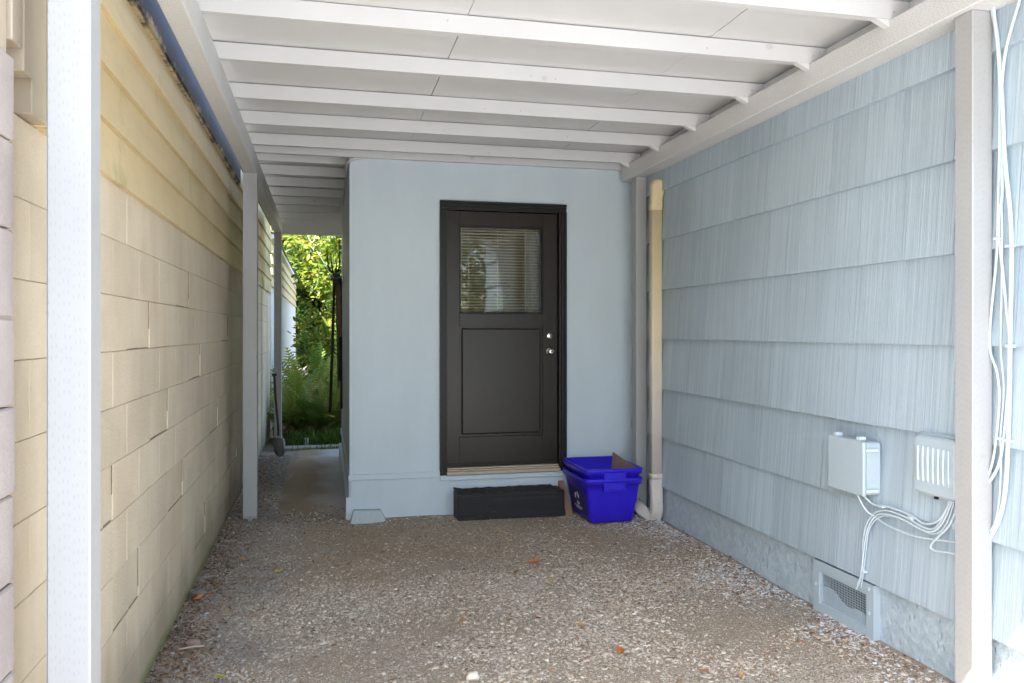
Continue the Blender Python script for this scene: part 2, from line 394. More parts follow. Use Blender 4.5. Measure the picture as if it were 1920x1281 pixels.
def mk_fern():
    t = NT('fern_green'); r = t.rand()
    base = t.ramp(r, [(0.0, (0.12, 0.20, 0.035)), (0.5, (0.22, 0.29, 0.045)), (0.85, (0.31, 0.32, 0.07)), (1.0, (0.26, 0.17, 0.07))])
    t.put(t.p.inputs['Base Color'], base); t.p.inputs['Roughness'].default_value = 0.5
    tl = t.n.new('ShaderNodeBsdfTranslucent'); t.l.new(base, tl.inputs[0])
    mx = t.n.new('ShaderNodeMixShader'); mx.inputs[0].default_value = 0.35
    t.l.new(t.p.outputs[0], mx.inputs[1]); t.l.new(tl.outputs[0], mx.inputs[2]); t.l.new(mx.outputs[0], t.out.inputs[0]); return t.m
M['fern'] = mk_fern()
def m_dead(name, c): return m_plain(name, c, 0.7, 80, 0.3, 0.3, 0.002)

# ------------------------------------------------------------------ ground
def vnoise(x, y, s, seed=0):
    x = np.asarray(x) * s + seed * 17.3; y = np.asarray(y) * s + seed * 5.7
    xi = np.floor(x); yi = np.floor(y); fx = x - xi; fy = y - yi
    fx = fx*fx*(3-2*fx); fy = fy*fy*(3-2*fy)
    def h(a, b):
        q = np.sin(a*127.1 + b*311.7 + seed*74.7) * 43758.5453; return q - np.floor(q)
    return (h(xi,yi)*(1-fx) + h(xi+1,yi)*fx)*(1-fy) + (h(xi,yi+1)*(1-fx) + h(xi+1,yi+1)*fx)*fy
def gz(x, y):
    x = np.asarray(x, float); y = np.asarray(y, float)
    t = np.clip((y - 5.2) / 1.2, 0, 1); t = t*t*(3-2*t)
    edge = np.clip((x - 1.95) / 0.6, 0, 1) * 0.02 + np.clip((-0.35 - x) / 0.4, 0, 1) * 0.012
    return 0.022*t + edge + 0.016*(vnoise(x, y, 2.2, 1) - 0.5) + 0.008*(vnoise(x, y, 7, 2) - 0.5)

def grid(name, xs, ys, zf, mat):
    X, Y = np.meshgrid(xs, ys); Z = zf(X, Y); nx, ny = len(xs), len(ys)
    V = np.stack([X.ravel(), Y.ravel(), Z.ravel()], 1)
    i = np.arange(nx*ny).reshape(ny, nx); F = np.stack([i[:-1,:-1], i[:-1,1:], i[1:,1:], i[1:,:-1]], -1).reshape(-1, 4)
    me = bpy.data.meshes.new(name); me.from_pydata(V.tolist(), [], F.tolist()); me.update(); me.polygons.foreach_set('use_smooth', [True]*len(me.polygons))
    me.materials.append(mat); o = bpy.data.objects.new(name, me); col.objects.link(o); return o
tag(grid('ground', np.linspace(-300, 300, 7), np.linspace(-300, 300, 7), lambda x, y: x*0 - 0.12, M['soil']), None, None, kind='structure')
tag(grid('driveway', np.linspace(-40, 40, 41), np.linspace(-70, 1.02, 36), lambda x, y: x*0 - 0.02, M['drive']), None, None, kind='structure')  # unseen ground, made wide and pale to bounce light under the roof
tag(grid('gravel_floor', np.linspace(-0.80, 2.66, 130), np.linspace(1.0, 6.46, 205), gz, M['ground']), None, None, kind='structure')
tag(grid('gravel_strip', np.linspace(-0.80, 0.25, 45), np.linspace(6.46, 10.25, 150), lambda x, y: gz(x, y) + 0.0, M['ground']), None, None, kind='structure')
tag(grid('garden_ground', np.linspace(-3.0, 9.0, 60), np.linspace(10.25, 40, 120), lambda x, y: -0.02 + 0.10*(vnoise(x, y, 0.6, 5) - 0.4) + 0.02*np.clip(y-11, 0, 6), M['soil']), None, None, kind='structure')
# dusty concrete path beside the addition
xs = np.linspace(-0.46, 0.19, 26); ys = np.linspace(6.30, 10.12, 90)
def pz(x, y):
    e = -0.46 + 0.07*vnoise(y, y*0, 1.8, 3)
    side = np.clip((x - e)/0.10, 0, 1); front = np.clip((y - 6.30 - .45*vnoise(x, y, 5, 21))/0.5, 0, 1)
    return gz(x, y) - 0.02 + 0.042*side*front + 0.006*vnoise(x, y, 9, 4)
tag(grid('path', xs, ys, pz, M['path']), None, None, kind='structure')

# ------------------------------------------------------------------ crushed stones (stuff)
def stones(name, n, xr, yr, dens, rlo, rhi, label, zoff=0.25, octa=False):
    x = rng.uniform(*xr, n); y = rng.uniform(*yr, n); keep = rng.uniform(0, 1, n) < dens(x, y); x = x[keep]; y = y[keep]; n = len(x)
    ph = (1 + 5**.5)/2
    I = np.array([(-1,ph,0),(1,ph,0),(-1,-ph,0),(1,-ph,0),(0,-1,ph),(0,1,ph),(0,-1,-ph),(0,1,-ph),(ph,0,-1),(ph,0,1),(-ph,0,-1),(-ph,0,1)], float); I /= np.linalg.norm(I[0])
    T = np.array([(0,11,5),(0,5,1),(0,1,7),(0,7,10),(0,10,11),(1,5,9),(5,11,4),(11,10,2),(10,7,6),(7,1,8),(3,9,4),(3,4,2),(3,2,6),(3,6,8),(3,8,9),(4,9,5),(2,4,11),(6,2,10),(8,6,7),(9,8,1)])
    if octa: I = np.array([(1,0,0),(-1,0,0),(0,1,0),(0,-1,0),(0,0,1),(0,0,-1)], float); T = np.array([(0,2,4),(2,1,4),(1,3,4),(3,0,4),(2,0,5),(1,2,5),(3,1,5),(0,3,5)])
    K = len(I)
    r = rlo * (rhi/rlo) ** (rng.uniform(0, 1, n)**1.9)
    S = np.stack([rng.uniform(.8, 1.7, n), rng.uniform(.5, 1.0, n), rng.uniform(.25, .6, n)], 1) * r[:, None]
    P = I[None] * S[:, None, :] * rng.uniform(0.6, 1.3, (n, K, 1))
    a = rng.uniform(0, 2*np.pi, n); tl = rng.normal(0, .35, n); ca, sa = np.cos(a)[:, None], np.sin(a)[:, None]; ct, st = np.cos(tl)[:, None], np.sin(tl)[:, None]
    px, py, pz_ = P[..., 0], P[..., 1], P[..., 2]
    py, pz_ = py*ct - pz_*st, py*st + pz_*ct
    V = np.stack([px*ca - py*sa + x[:, None], px*sa + py*ca + y[:, None], pz_ + (gz(x, y) + r*zoff*0.6)[:, None]], -1).reshape(-1, 3)
    F = (T[None] + (np.arange(n)*K)[:, None, None]).reshape(-1, 3)
    me = bpy.data.meshes.new(name); me.vertices.add(len(V)); me.vertices.foreach_set('co', V.ravel())
    me.loops.add(F.size); me.loops.foreach_set('vertex_index', F.ravel()); me.polygons.add(len(F))
    me.polygons.foreach_set('loop_start', np.arange(len(F))*3); me.polygons.foreach_set('loop_total', np.full(len(F), 3)); me.update()
    pal = np.array([(.47,.425,.38),(.51,.47,.42),(.56,.52,.47),(.42,.365,.31),(.47,.40,.33),(.61,.575,.535),(.33,.295,.265),(.50,.44,.37)])
    c = pal[rng.integers(0, len(pal), n)] * rng.uniform(.85, 1.15, (n, 1)) * np.array((1.05, .985, .90))
    wv = (vnoise(x, y, 3.1, 14) - .5)*.5
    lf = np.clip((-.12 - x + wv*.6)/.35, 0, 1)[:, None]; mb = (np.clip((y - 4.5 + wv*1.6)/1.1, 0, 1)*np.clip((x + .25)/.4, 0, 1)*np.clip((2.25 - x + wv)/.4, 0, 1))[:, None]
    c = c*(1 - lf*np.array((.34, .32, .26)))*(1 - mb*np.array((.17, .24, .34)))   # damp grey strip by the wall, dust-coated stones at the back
    wl_ = np.clip((x - 2.05)/0.5, 0, 1)**1.6 * 0.55 * vnoise(x, y, 3, 8)*1.6 + np.clip((y - 6.05)/0.4, 0, 1)*0.25*(x > 0.1) + 0.005
    pale = rng.uniform(0, 1, n) < wl_
    c[pale] = np.array((.62, .64, .67)) * rng.uniform(.75, 1.1, (pale.sum(), 1))
    brown = rng.uniform(0, 1, n) < 0.06 + 0.18*np.clip((x-1.7)/.7, 0, 1) + 0.25*np.clip((-.42-x)/.2, 0, 1)
    c[brown & ~pale] = np.array((.27, .165, .10)) * rng.uniform(.6, 1.3, ((brown & ~pale).sum(), 1))
    ca_ = me.color_attributes.new('Col', 'FLOAT_COLOR', 'POINT'); C4 = np.ones((n*K, 4)); C4[:, :3] = np.repeat(c, K, 0); ca_.data.foreach_set('color', C4.ravel())
    me.materials.append(M['stone']); o = bpy.data.objects.new(name, me); col.objects.link(o)
    return tag(o, label, 'gravel', None, 'stuff')
def dens(x, y):
    d = 0.16 + 2.3*(vnoise(x, y, 1.5, 6)*0.6 + vnoise(x, y, 4.2, 9)*0.4 - 0.30)
    d = np.where((y > 4.9) & (x > -.2) & (x < 2.1), d*0.42, d); d = d + np.clip((-0.2 - x)/0.3, 0, 1)*0.5
    return np.clip(d, 0.05, 1)
stones('gravel', 78000, (-0.74, 2.56), (2.6, 6.36), dens, .0042, .0135, 'loose grey crushed gravel covering the carport floor')
stones('gravel_fines', 110000, (-0.74, 2.56), (2.7, 6.38), lambda x, y: np.clip(.35 + .9*vnoise(x, y, 2.6, 12), 0, 1), .0026, .0062, 'fine grit and chips between the larger gravel stones', .3, True)
stones('gravel', 9000, (-0.74, 2.56), (1.1, 2.6), dens, .006, .016, 'sparser crushed gravel at the open front of the carport')
stones('gravel', 9000, (-0.74, -0.38), (6.36, 9.9), lambda x, y: np.clip(0.95 - (x + .5)*4.0, 0.1, 1), .006, .017, 'dark gravel strip between block wall and dusty path')

stones('gravel', 2600, (-0.45, 0.19), (6.3, 7.3), lambda x, y: np.clip(1.0 - (y - 6.3)*1.6, 0.0, .8), .004, .012, 'scattered gravel at the front end of the dusty path', 2.6)

# ------------------------------------------------------------------ neighbour's block building (left)
nb = thing('block_building', 'tan painted block building with lap siding on the left', 'building', (-0.9, 2.0, 0))
P_L, CH, XB, Y_END = 0.42, 0.204, -0.745, 11.8
recess = {(7, 3.78), (5, 4.20), (8, 4.83), (6, 5.25), (3, 4.62), (4, 6.09), (4, 3.15), (1, 5.46), (2, 3.57), (2, 7.35), (7, 6.72), (6, 8.19), (3, 8.82), (5, 9.24)}
MB().box(-0.95, XB - 0.0095, 2.02, Y_END, -0.1, 2.03).build('mortar_backing', M['mortar'], nb)
bmesh_block = MB().box(-0.06, 0, -P_L/2 + .0008, P_L/2 - .0008, -CH/2 + .0008, CH/2 - .0008, 0.0020).mesh('block'); bmesh_block.materials.append(M['block'])
half = {}
for k in range(10):
    off = 0.0 if k % 2 else 0.21
    y = off + 4*P_L
    while y < Y_END:
        a, b = max(y, 2.10), min(y + P_L, Y_END); zc = (k + .5)*CH
        if b - a > 0.05:
            isr = any(kk == k and abs(b - yy) < 0.02 for kk, yy in recess)
            dx = -0.0052 if isr else random.uniform(-.0005, .0005)
            if b - a > P_L - 0.002: me = bmesh_block
            else:
                key = round(b - a, 3)
                if key not in half:
                    half[key] = MB().box(-0.06, 0, -key/2 + .0008, key/2 - .0008, -CH/2 + .0008, CH/2 - .0008, 0.0020).mesh('block'); half[key].materials.append(M['block'])
                me = half[key]
            inst('block', me, nb, (XB + dx, (a + b)/2, zc))
            if isr:                                                    # grimy ledge and far edge left where the block is set back
                gm = MB(); yy = a + .006
                while yy < b - .02:
                    y2 = min(yy + random.uniform(.03, .16), b - .004); gm.box(XB - .0051, XB - random.uniform(.0018, .004), yy, y2, zc - CH/2 + .0015, zc - CH/2 + random.uniform(.0035, .0075)); yy = y2 + random.choice((.002, .004, .025))
                gm.build('joint_grime', M['grime'], nb)
                q = random.uniform(.25, .9); MB().box(XB - .0051, XB - .0016, b - .0075, b - .0022, zc + CH/2 - .012 - q*(CH - .03), zc + CH/2 - .004).build('joint_grime', M['grime'], nb)
        y += P_L
# lap siding above the blocks
EX = 0.186; zb = 2.035
for i in range(5):
    z0, z1 = zb + i*EX, zb + (i + 1)*EX + 0.02
    if i == 4: z1 = 2.99
    for (a, b) in ((2.36, 7.42), (7.426, 9.9 - 0.3*(i % 2)), (9.906 - 0.3*(i % 2), Y_END)):
        sag = random.uniform(-.003, .003)
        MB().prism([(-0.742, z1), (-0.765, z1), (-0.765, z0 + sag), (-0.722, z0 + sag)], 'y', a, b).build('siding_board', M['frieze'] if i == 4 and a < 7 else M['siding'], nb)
MB().box(-0.735, -0.716, 2.36, 7.4, 2.80, 2.985).build('frieze_board', M['frieze'], nb)
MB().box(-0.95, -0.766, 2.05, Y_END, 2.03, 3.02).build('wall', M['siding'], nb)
# corner boards and pilaster by the near post
MB().box(-0.765, -0.712, 2.225, 2.330, 2.045, 3.02, .003).build('corner_board', M['trimtan'], nb)
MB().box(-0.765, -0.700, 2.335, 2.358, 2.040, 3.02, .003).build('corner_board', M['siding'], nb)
MB().box(-0.765, -0.706, 2.150, 2.215, 2.13, 3.02, .003).build('corner_board', M['trimtan'], nb)
MB().box(-0.765, -0.706, 2.075, 2.142, 2.18, 3.02, .003).build('corner_board', M['trimtan'], nb)
for j, (a, b) in enumerate(((1.99, 2.06), (1.86, 1.98), (1.72, 1.85))):
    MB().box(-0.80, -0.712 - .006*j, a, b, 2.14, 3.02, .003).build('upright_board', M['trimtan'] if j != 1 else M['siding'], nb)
for k in range(11):
    z0 = k*CH - .1
    for (a, b) in (((1.30, 1.68), (1.683, 2.072)) if k % 2 else ((1.30, 1.87), (1.873, 2.072))):
        MB().box(-0.95, -0.700 + random.uniform(-.002, .002), a, b, z0 + .002, min(z0 + CH - .002, 2.135), .005).build('pilaster_block', M['pinkblock'], nb)
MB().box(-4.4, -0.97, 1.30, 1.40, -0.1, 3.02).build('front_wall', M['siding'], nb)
MB().prism([(-0.705, 3.03), (-0.705, 3.12), (-4.5, 4.4), (-4.5, 4.29)], 'y', 1.2, Y_END + .2).build('roof', M['roofing'], nb)
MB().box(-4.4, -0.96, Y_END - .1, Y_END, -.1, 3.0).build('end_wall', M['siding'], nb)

# white clad shed farther back on the left
sh = thing('garden_shed', 'white board shed with cream siding top at the far end of the passage', 'shed', (-0.8, 12, 0))
MB().box(-1.6, -0.80, 12.6, 23.2, -0.1, 2.88).build('wall', M['oldwhite'], sh)
y = 12.62
while y < 23.1:
    w = 0.16
    MB().box(-0.799, -0.775, y, y + w - .02, -.05, 2.16, .004).build('vertical_board', M['oldwhite'], sh); y += 0.30
for i in range(4):
    MB().prism([(-0.785, 2.19 + i*.17 + .17), (-0.80, 2.19 + i*.17 + .17), (-0.80, 2.19 + i*.17), (-0.755, 2.19 + i*.17)], 'y', 12.6, 23.2).build('siding_board', M['cream_siding'], sh)
MB().box(-0.90, -0.735, 12.5, 23.3, 2.90, 2.97).build('eave_board', M['oldwhite'], sh)
MB().prism([(-0.72, 2.975), (-0.72, 3.0), (-3.0, 3.5), (-3.0, 3.46)], 'y', 12.4, 23.4).build('roof', M['roofing'], sh)

# ------------------------------------------------------------------ blue house (right)
hs = thing('shingled_house', 'pale blue house wall of wide striated shingles on the right', 'house', (2.6, 3.6, 0))
XH = 2.56
MB().box(XH + .022, 2.9, 0.2, 6.42, 0.306, 3.25).build('wall', M['blue'], hs)
fo = [(XH + .026, -.12), (XH + .024, 0.30), (2.9, 0.30), (2.9, -.12)]
fb = MB()
for a, b in ((0.2, 3.325), (3.79, 6.42)): fb.prism(fo, 'y', a, b)
fb.prism([(XH + .09, -.12), (XH + .09, .30), (2.9, .30), (2.9, -.12)], 'y', 3.325, 3.79)
fb.build('foundation_wall', M['stucco'], hs)
courses = [0.302, 0.680, 1.058, 1.443, 1.823, 2.211, 2.592, 2.975]
for i, z0 in enumerate(courses):
    z1 = courses[i + 1] + .03 if i + 1 < len(courses) else 3.25
    y = 6.415
    y -= random.uniform(.1, .35)
    edges = [6.415, y]
    while y > 0.3:
        y -= random.choice((.26, .31, .40, .52, .61, .61)) ; edges.append(max(y, .2))
    for b, a in zip(edges[:-1], edges[1:]):
        if b - a < .02: continue
        dz = random.choice((0, 0, 0, 0, random.uniform(-.003, .002))); t0 = random.uniform(.0325, .0335)
        g = .0018
        MB().prism([(XH + .021, z1), (XH + .010, z1), (XH + .012 - t0, z0 + dz), (XH + .021, z0 + dz)], 'y', a + g, b - g).build('shingle', M['shingle'], hs)
MB().prism([(2.25, 3.26), (2.25, 3.36), (7.0, 5.3), (7.0, 5.2)], 'y', 0.0, 10.5).build('roof', M['roofing'], hs)
MB().box(2.92, 7.0, 0.2, 10.2, -.1, 3.24).build('body', M['blue'], hs)

# ------------------------------------------------------------------ blue entry addition with the door (back)
ad = thing('entry_addition', 'smooth pale blue entry addition across the back of the carport', 'building', (0.2, 6.4, 0))
YW = 6.40; XA = 0.196; YB = 9.55
w = MB()
w.box(XA, 0.912, YW, YW + .12, -.1, 2.868); w.box(1.958, XH + .02, YW, YW + .12, -.1, 2.868)
w.box(0.912, 1.958, YW, YW + .12, 2.545, 2.868); w.box(0.912, 1.958, YW, YW + .12, -.1, 0.345)
w.build('front_wall', M['blue'], ad)
MB().box(XA, XA + .1, YW + .12, YB, -.1, 2.868).build('side_wall', M['blue'], ad)
bw = MB().box(XA + .1, 0.4, YB - .1, YB, -.1, 2.868); bw.box(1.5, 2.9, YB - .1, YB, -.1, 2.868).box(.4, 1.5, YB - .1, YB, -.1, 0.55).box(.4, 1.5, YB - .1, YB, 2.42, 2.868)  # opening added out of view to let daylight into the room
bw.build('back_wall', M['room'], ad)
MB().box(XA - .012, 0.905, YW - .020, YW - .0005, 0.333, 0.378, .002).build('trim_band', M['blue'], ad)
MB().box(XA - .013, XA - .0005, YW - .012, YB, 0.333, 0.378, .002).build('trim_band', M['blue'], ad)
MB().box(XA - .010, XA + .010, YW - .004, YW + .012, 0.02, 0.33, .002).build('corner_bead', M['concrete_pale'], ad)
MB().box(XA - .004, XA + .011, YW - .005, YW + .012, 0.38, 2.862, .002).build('corner_bead', M['blue'], ad)
MB().prism([(XA - .03, YW - .005), (XA + .012, YW - .005), (XA + .012, YB), (XA - .03, YB)], 'z', 0.0, 0.20).build('side_skirt', M['blue'], ad)
MB().quadstrip([[(0.19, 6.28, 0.0), (0.485, 6.27, 0.0), (0.485, 6.399, 0.0), (0.19, 6.399, 0.0)], [(0.225, 6.345, 0.105), (0.43, 6.34, 0.10), (0.43, 6.399, 0.10), (0.225, 6.399, 0.105)]]).build('footing', M['concrete_pale'], ad)
MB().box(0.905, 1.965, YW - .020, YW - .0008, 0.300, 0.340, .003).build('sill_board', M['blue'], ad)
# room behind the glass
MB().box(XA + .11, 2.55, YW + .13, YB - .11, 0.30, 0.38).build('room_floor', M['roomfloor'], ad)
MB().box(XA + .11, 2.55, YW + .13, YB - .11, 2.72, 2.80).build('room_ceiling', M['room'], ad)
MB().box(2.45, 2.55, YW + .13, YB - .11, 0.39, 2.71).build('room_wall', M['room'], ad)
MB().box(XA + .101, XA + .14, YW + .13, YB - .11, 0.39, 2.71).build('room_wall', M['room'], ad)
# door casing
def casing(x0, x1, z0, z1, prof, horiz=False):
    m = MB()
    for (a, b, d) in prof:
        if horiz: m.box(x0, x1, YW - d, YW - .0006, z0 + a*(z1 - z0), z0 + b*(z1 - z0), .002)
        else: m.box(x0 + a*(x1 - x0), x0 + b*(x1 - x0), YW - d, YW - .0006, z0, z1, .002)
    return m
dr = casing(0.903, 0.962, 0.345, 2.492, ((0, .35, .030), (.36, .7, .022), (.71, 1, .016))).build('door_casing', M['casing'], ad)
casing(1.900, 1.965, 0.345, 2.492, ((0, .3, .016), (.31, .64, .022), (.65, 1, .030))).build('door_casing', M['casing'], ad)
casing(0.903, 1.965, 2.494, 2.556, ((0, .3, .016), (.31, .64, .022), (.65, 1, .030)), True).build('door_casing', M['casing'], ad)
MB().box(0.913, 0.957, YW + .001, YW + .11, .347, 2.50).build('door_jamb', M['casing'], ad)
MB().box(1.906, 1.957, YW + .001, YW + .11, .347, 2.50).build('door_jamb', M['casing'], ad)
MB().box(0.958, 1.905, YW + .001, YW + .11, 2.486, 2.544).build('door_jamb', M['casing'], ad)
th_ = MB().box(0.958, 1.905, YW - .045, YW + .03, 0.346, 0.372, .004); th_.box(0.966, 1.900, YW - .022, YW + .05, 0.3725, 0.386, .003).box(0.966, 1.900, YW + .004, YW + .06, 0.3865, 0.397, .002)
th_.build('threshold', M['sill'], ad)
YD = YW + .035
door = MB().box(1.066, 1.780, YD + .018, YD + .030, 0.63, 1.56).build('door', M['door'], ad)     # recessed lower field carries the rest
door['label'] = 'dark brown half glazed door with one lower panel'
def dpart(n, *b, mat='door', bv=.0012): return MB().box(*b, bv).build(n, M[mat], door)
dpart('stile', 0.960, 1.070, YD, YD + .044, .402, 2.482); dpart('stile', 1.776, 1.902, YD, YD + .044, .402, 2.482)
dpart('rail', 1.0705, 1.7755, YD + .0004, YD + .044, 2.362, 2.481); dpart('rail', 1.0705, 1.7755, YD + .0004, YD + .044, 1.546, 1.648); dpart('rail', 1.0705, 1.7755, YD + .0004, YD + .044, .403, .640)
dpart('panel', 1.090, 1.757, YD + .006, YD + .020, 0.660, 1.527, bv=.010)
for b in ((1.071, 1.082, YD + .010, YD + .03, 1.650, 2.360), (1.764, 1.775, YD + .010, YD + .03, 1.650, 2.360), (1.0825, 1.7635, YD + .010, YD + .03, 2.349, 2.360), (1.0825, 1.7635, YD + .010, YD + .03, 1.650, 1.661)):
    dpart('glazing_bead', *b, mat='casing', bv=.002)
MB().box(1.082, 1.764, YD + .020, YD + .024, 1.661, 2.349).build('glass_pane', M['glass'], door)
kx, ky = 1.832, YD
MB().lathe([(.001, 0), (.032, 0), (.033, -.006), (.026, -.010), (.011, -.014), (.011, -.034), (.018, -.040), (.027, -.050), (.0275, -.060), (.022, -.068), (.012, -.070), (.001, -.070)], (kx, ky, 1.335), 'y', 28).build('knob', M['nickel'], door, True)
MB().lathe([(.001, -.070), (.008, -.0705), (.008, -.0725), (.001, -.0725)], (kx, ky, 1.335), 'y', 14).build('keyhole', M['brasskey'], door, True)
MB().lathe([(.001, 0), (.029, 0), (.029, -.008), (.024, -.013), (.001, -.013)], (kx, ky, 1.465), 'y', 28).build('deadbolt', M['nickel'], door, True)
MB().box(kx - .002, kx + .002, ky - .0145, ky - .0131, 1.457, 1.473).build('keyhole', M['brasskey'], door)
MB().box(0.97, 1.895, YD - .004, YD - .0005, .408, .430, .001).build('door_sweep', M['casing'], door)

# blind and things seen through the glass
bl = thing('window_blind', 'cream slatted blind hanging behind the door glass', 'blind', (1.42, 6.5, 1.65))
sl = MB().quadstrip([[(-.338, -.0125, -.0012), (-.338, 0, .0010), (-.338, .0125, -.0012), (-.338, .0125, -.0019), (-.338, 0, .0003), (-.338, -.0125, -.0019)],
                     [(.338, -.0125, -.0012), (.338, 0, .0010), (.338, .0125, -.0012), (.338, .0125, -.0019), (.338, 0, .0003), (.338, -.0125, -.0019)]]).mesh('slat'); sl.materials.append(M['slat'])
for k in range(28):
    inst('slat', sl, bl, (1.423, 6.515, 1.674 + k*.0245), (R(random.uniform(-17, -13)), random.uniform(-.003, .003), 0))
for x in (1.10, 1.155, 1.40, 1.64, 1.705):
    MB().box(x - .0012, x + .0012, 6.499, 6.5015, 1.66, 2.36).build('ladder_cord', M['slat'], bl)
MB().box(1.085, 1.762, 6.498, 6.532, 2.352, 2.38, .003).build('head_rail', M['slat'], bl)
cb = thing('cabinet', 'dark wooden cabinet standing inside behind the door glass', 'cabinet', (1.5, 6.7, .38))
MB().box(1.15, 1.66, 6.58, 6.85, .381, 1.66, .006).build('carcass', M['cabinet'], cb); MB().box(1.13, 1.68, 6.56, 6.87, 1.6605, 1.680, .004).build('top', M['cabinet'], cb)
fv = thing('flower_vase', 'violet flowers with green stems standing inside behind the glass', 'flowers', (1.46, 6.66, 1.681))
MB().lathe([(.02, 0), (.03, .02), (.022, .07), (.016, .11), (.02, .12)], (1.46, 6.66, 1.6815), 'z', 12).build('vase', M['stem'], fv, True)
pm = MB(); sm = MB()
for k in range(26):
    p = Vector((1.46 + random.gauss(0, .03), 6.66 + random.gauss(0, .025), 1.86 + random.gauss(0, .035)))
    Q = Matrix.Translation(p) @ Matrix.Rotation(random.uniform(0, 6), 4, 'Z') @ Matrix.Rotation(random.uniform(-1, 1), 4, 'X')
    (pm if k % 2 else sm).box(-.018, .018, -.018, .018, -.002, .002, M=Q)
for k in range(6): sm.tube([(1.46, 6.66, 1.79), (1.46 + random.gauss(0, .03), 6.66, 1.87)], .003, 5)
pm.build('petals', M['petal'], fv); sm.build('leaves', M['stem'], fv)
cu = MB(); n = 40
pts = [(1.98 + .5*i/n, 7.9 + .03*math.sin(i*1.1)) for i in range(n + 1)]
cu.quadstrip([[(x, y, .45) for x, y in pts] + [(x, y + .004, .45) for x, y in pts[::-1]], [(x, y, 2.5) for x, y in pts] + [(x, y + .004, 2.5) for x, y in pts[::-1]]])
tag(cu.build('curtain', M['curtain'], None), 'pale grey curtain hanging inside at right behind the glass', 'curtain')

# ------------------------------------------------------------------ carport
cp = thing('carport', 'white painted timber carport roof on posts over the gravel', 'carport', (1.0, 6.0, 0))
ZB0, ZB1 = 2.735, 2.872
MB().box(-0.605, -0.512, 0.90, 10.62, ZB0 - .008, ZB1, .004).build('beam', M['white_y'], cp)
MB().box(2.418, 2.553, 0.90, 6.30, 2.752, ZB1, .004).build('beam', M['white_y'], cp)
def post(x0, x1, y0, y1, z0, z1):
    return MB().box(x0, x1, y0, y1, z0, z1, .004).build('post', M['white_z'], cp)
post(-0.630, -0.536, 2.060, 2.152, 0.0, 2.726); post(2.448, 2.541, 2.612, 2.704, 0.0, 2.751)
post(-0.610, -0.503, 6.450, 6.550, 0.075, 2.726); post(2.448, 2.540, 6.050, 6.142, 0.022, 2.751); post(-0.603, -0.513, 10.25, 10.35, 0.03, 2.726)
b_ = MB().box(-0.575, -0.54, 6.48, 6.52, -.03, 0.062); b_.box(-0.608, -0.505, 6.452, 6.548, 0.062, 0.0745); b_.build('post_base', M['steel'], cp)
raf = [1.21, 1.82, 2.43, 3.04, 3.635, 4.245, 4.925, 5.525, 6.125]
zr0, zr1 = ZB1 + .0006, 2.960
for y in raf:
    MB().prism([(-0.600, zr0), (2.508, zr0), (2.517, zr0 + .01), (2.517, zr1 - .004), (-0.600, zr1 - .004)], 'y', y, y + .040).build('rafter', M['white_x'], cp)
    q = MB().quadstrip([[(2.345, y + .002, zr0 - .001), (2.4165, y + .002, zr0 - .001), (2.4165, y + .002, zr0 - .034)], [(2.345, y + .036, zr0 - .001), (2.4165, y + .036, zr0 - .001), (2.4165, y + .036, zr0 - .034)]])
    q.build('rafter_seat', M['white'], cp)
    nl = MB()
    for xx in (2.44, 2.475, random.uniform(.2, 1.2), random.uniform(1.2, 2.2)):
        nl.lathe([(.0005, 0), (.0045, 0), (.004, -.0018), (.0005, -.002)], (xx, y, zr0 + random.uniform(.02, .065)), 'y', 8)
    nl.build('nail_heads', M['steel'], cp)
MB().box(-0.600, 2.50, 6.352, 6.398, zr0 - .01, zr1 - .004, .003).build('ledger', M['white_x'], cp)
y = 6.70
while y < 10.4:
    MB().box(-0.600, XA + .02, y, y + .04, zr0, zr1 - .004, .002).build('rafter', M['white_x'], cp); y += 0.56
MB().box(-0.606, 0.30, 10.60, 10.64, 2.745, 2.985, .003).build('fascia', M['white'], cp)
MB().box(-0.610, 2.55, 0.90, 0.94, 2.874, 2.985, .003).build('fascia', M['white'], cp)
MB().box(2.518, 2.556, 0.95, 6.40, zr0, zr1 - .004).build('rim_board', M['white_x'], cp)
xs = [-0.604, 0.645, 1.865, 2.62]; ys = [0.94, 1.23, 2.45, 3.655, 4.945, 6.145, 7.28, 8.40, 9.52, 10.6]
for i in range(3):
    for j in range(9):
        MB().box(xs[i] + .002, xs[i+1] - .002, ys[j] + .0015, ys[j+1] - .0015, zr1 + .0016 + (i + j) % 2*.0015, zr1 + .013).build('deck_panel', M['deck'], cp)
MB().box(-0.612, 2.66, 0.90, 10.66, zr1 + .0135, zr1 + .03).build('roofing', M['roofing'], cp)

# ------------------------------------------------------------------ doorstep, bins, plank
st = thing('doorstep', 'black painted timber step block below the dark door', 'step', (1.45, 6.28, 0))
MB().box(1.012, 1.882, 6.165, 6.378, 0.0, 0.225, .006).build('timber', M['black'], st)
MB().box(1.30, 1.80, 6.161, 6.1645, 0.168, 0.186).build('worn_strip', M['rubber'], st)
nx, ny = 70, 14; mv = MB(); top = []; bot = []
for j in range(ny + 1):
    for i in range(nx + 1):
        x = 1.010 + .815*i/nx; y = 6.150 + .225*j/ny
        h = .0014*math.sin(x*21) + .0010*math.sin(x*47 + y*30)
        pat = .0055*(1 if 1 < j < ny and 0 < i < nx and (math.sin(x*62) * math.sin(y*75 + x*9)) > -.15 else 0)
        droop = -.020*max(0, (6.168 - y)/.018) + .012*max(0, (1.05 - x)/.04)
        top.append((x, y, .236 + h + pat + droop)); bot.append((x, y, .2275 + max(h, -.001)*.6 + droop))
b = len(mv.v); mv.v += top + bot; N1 = (nx + 1)*(ny + 1)
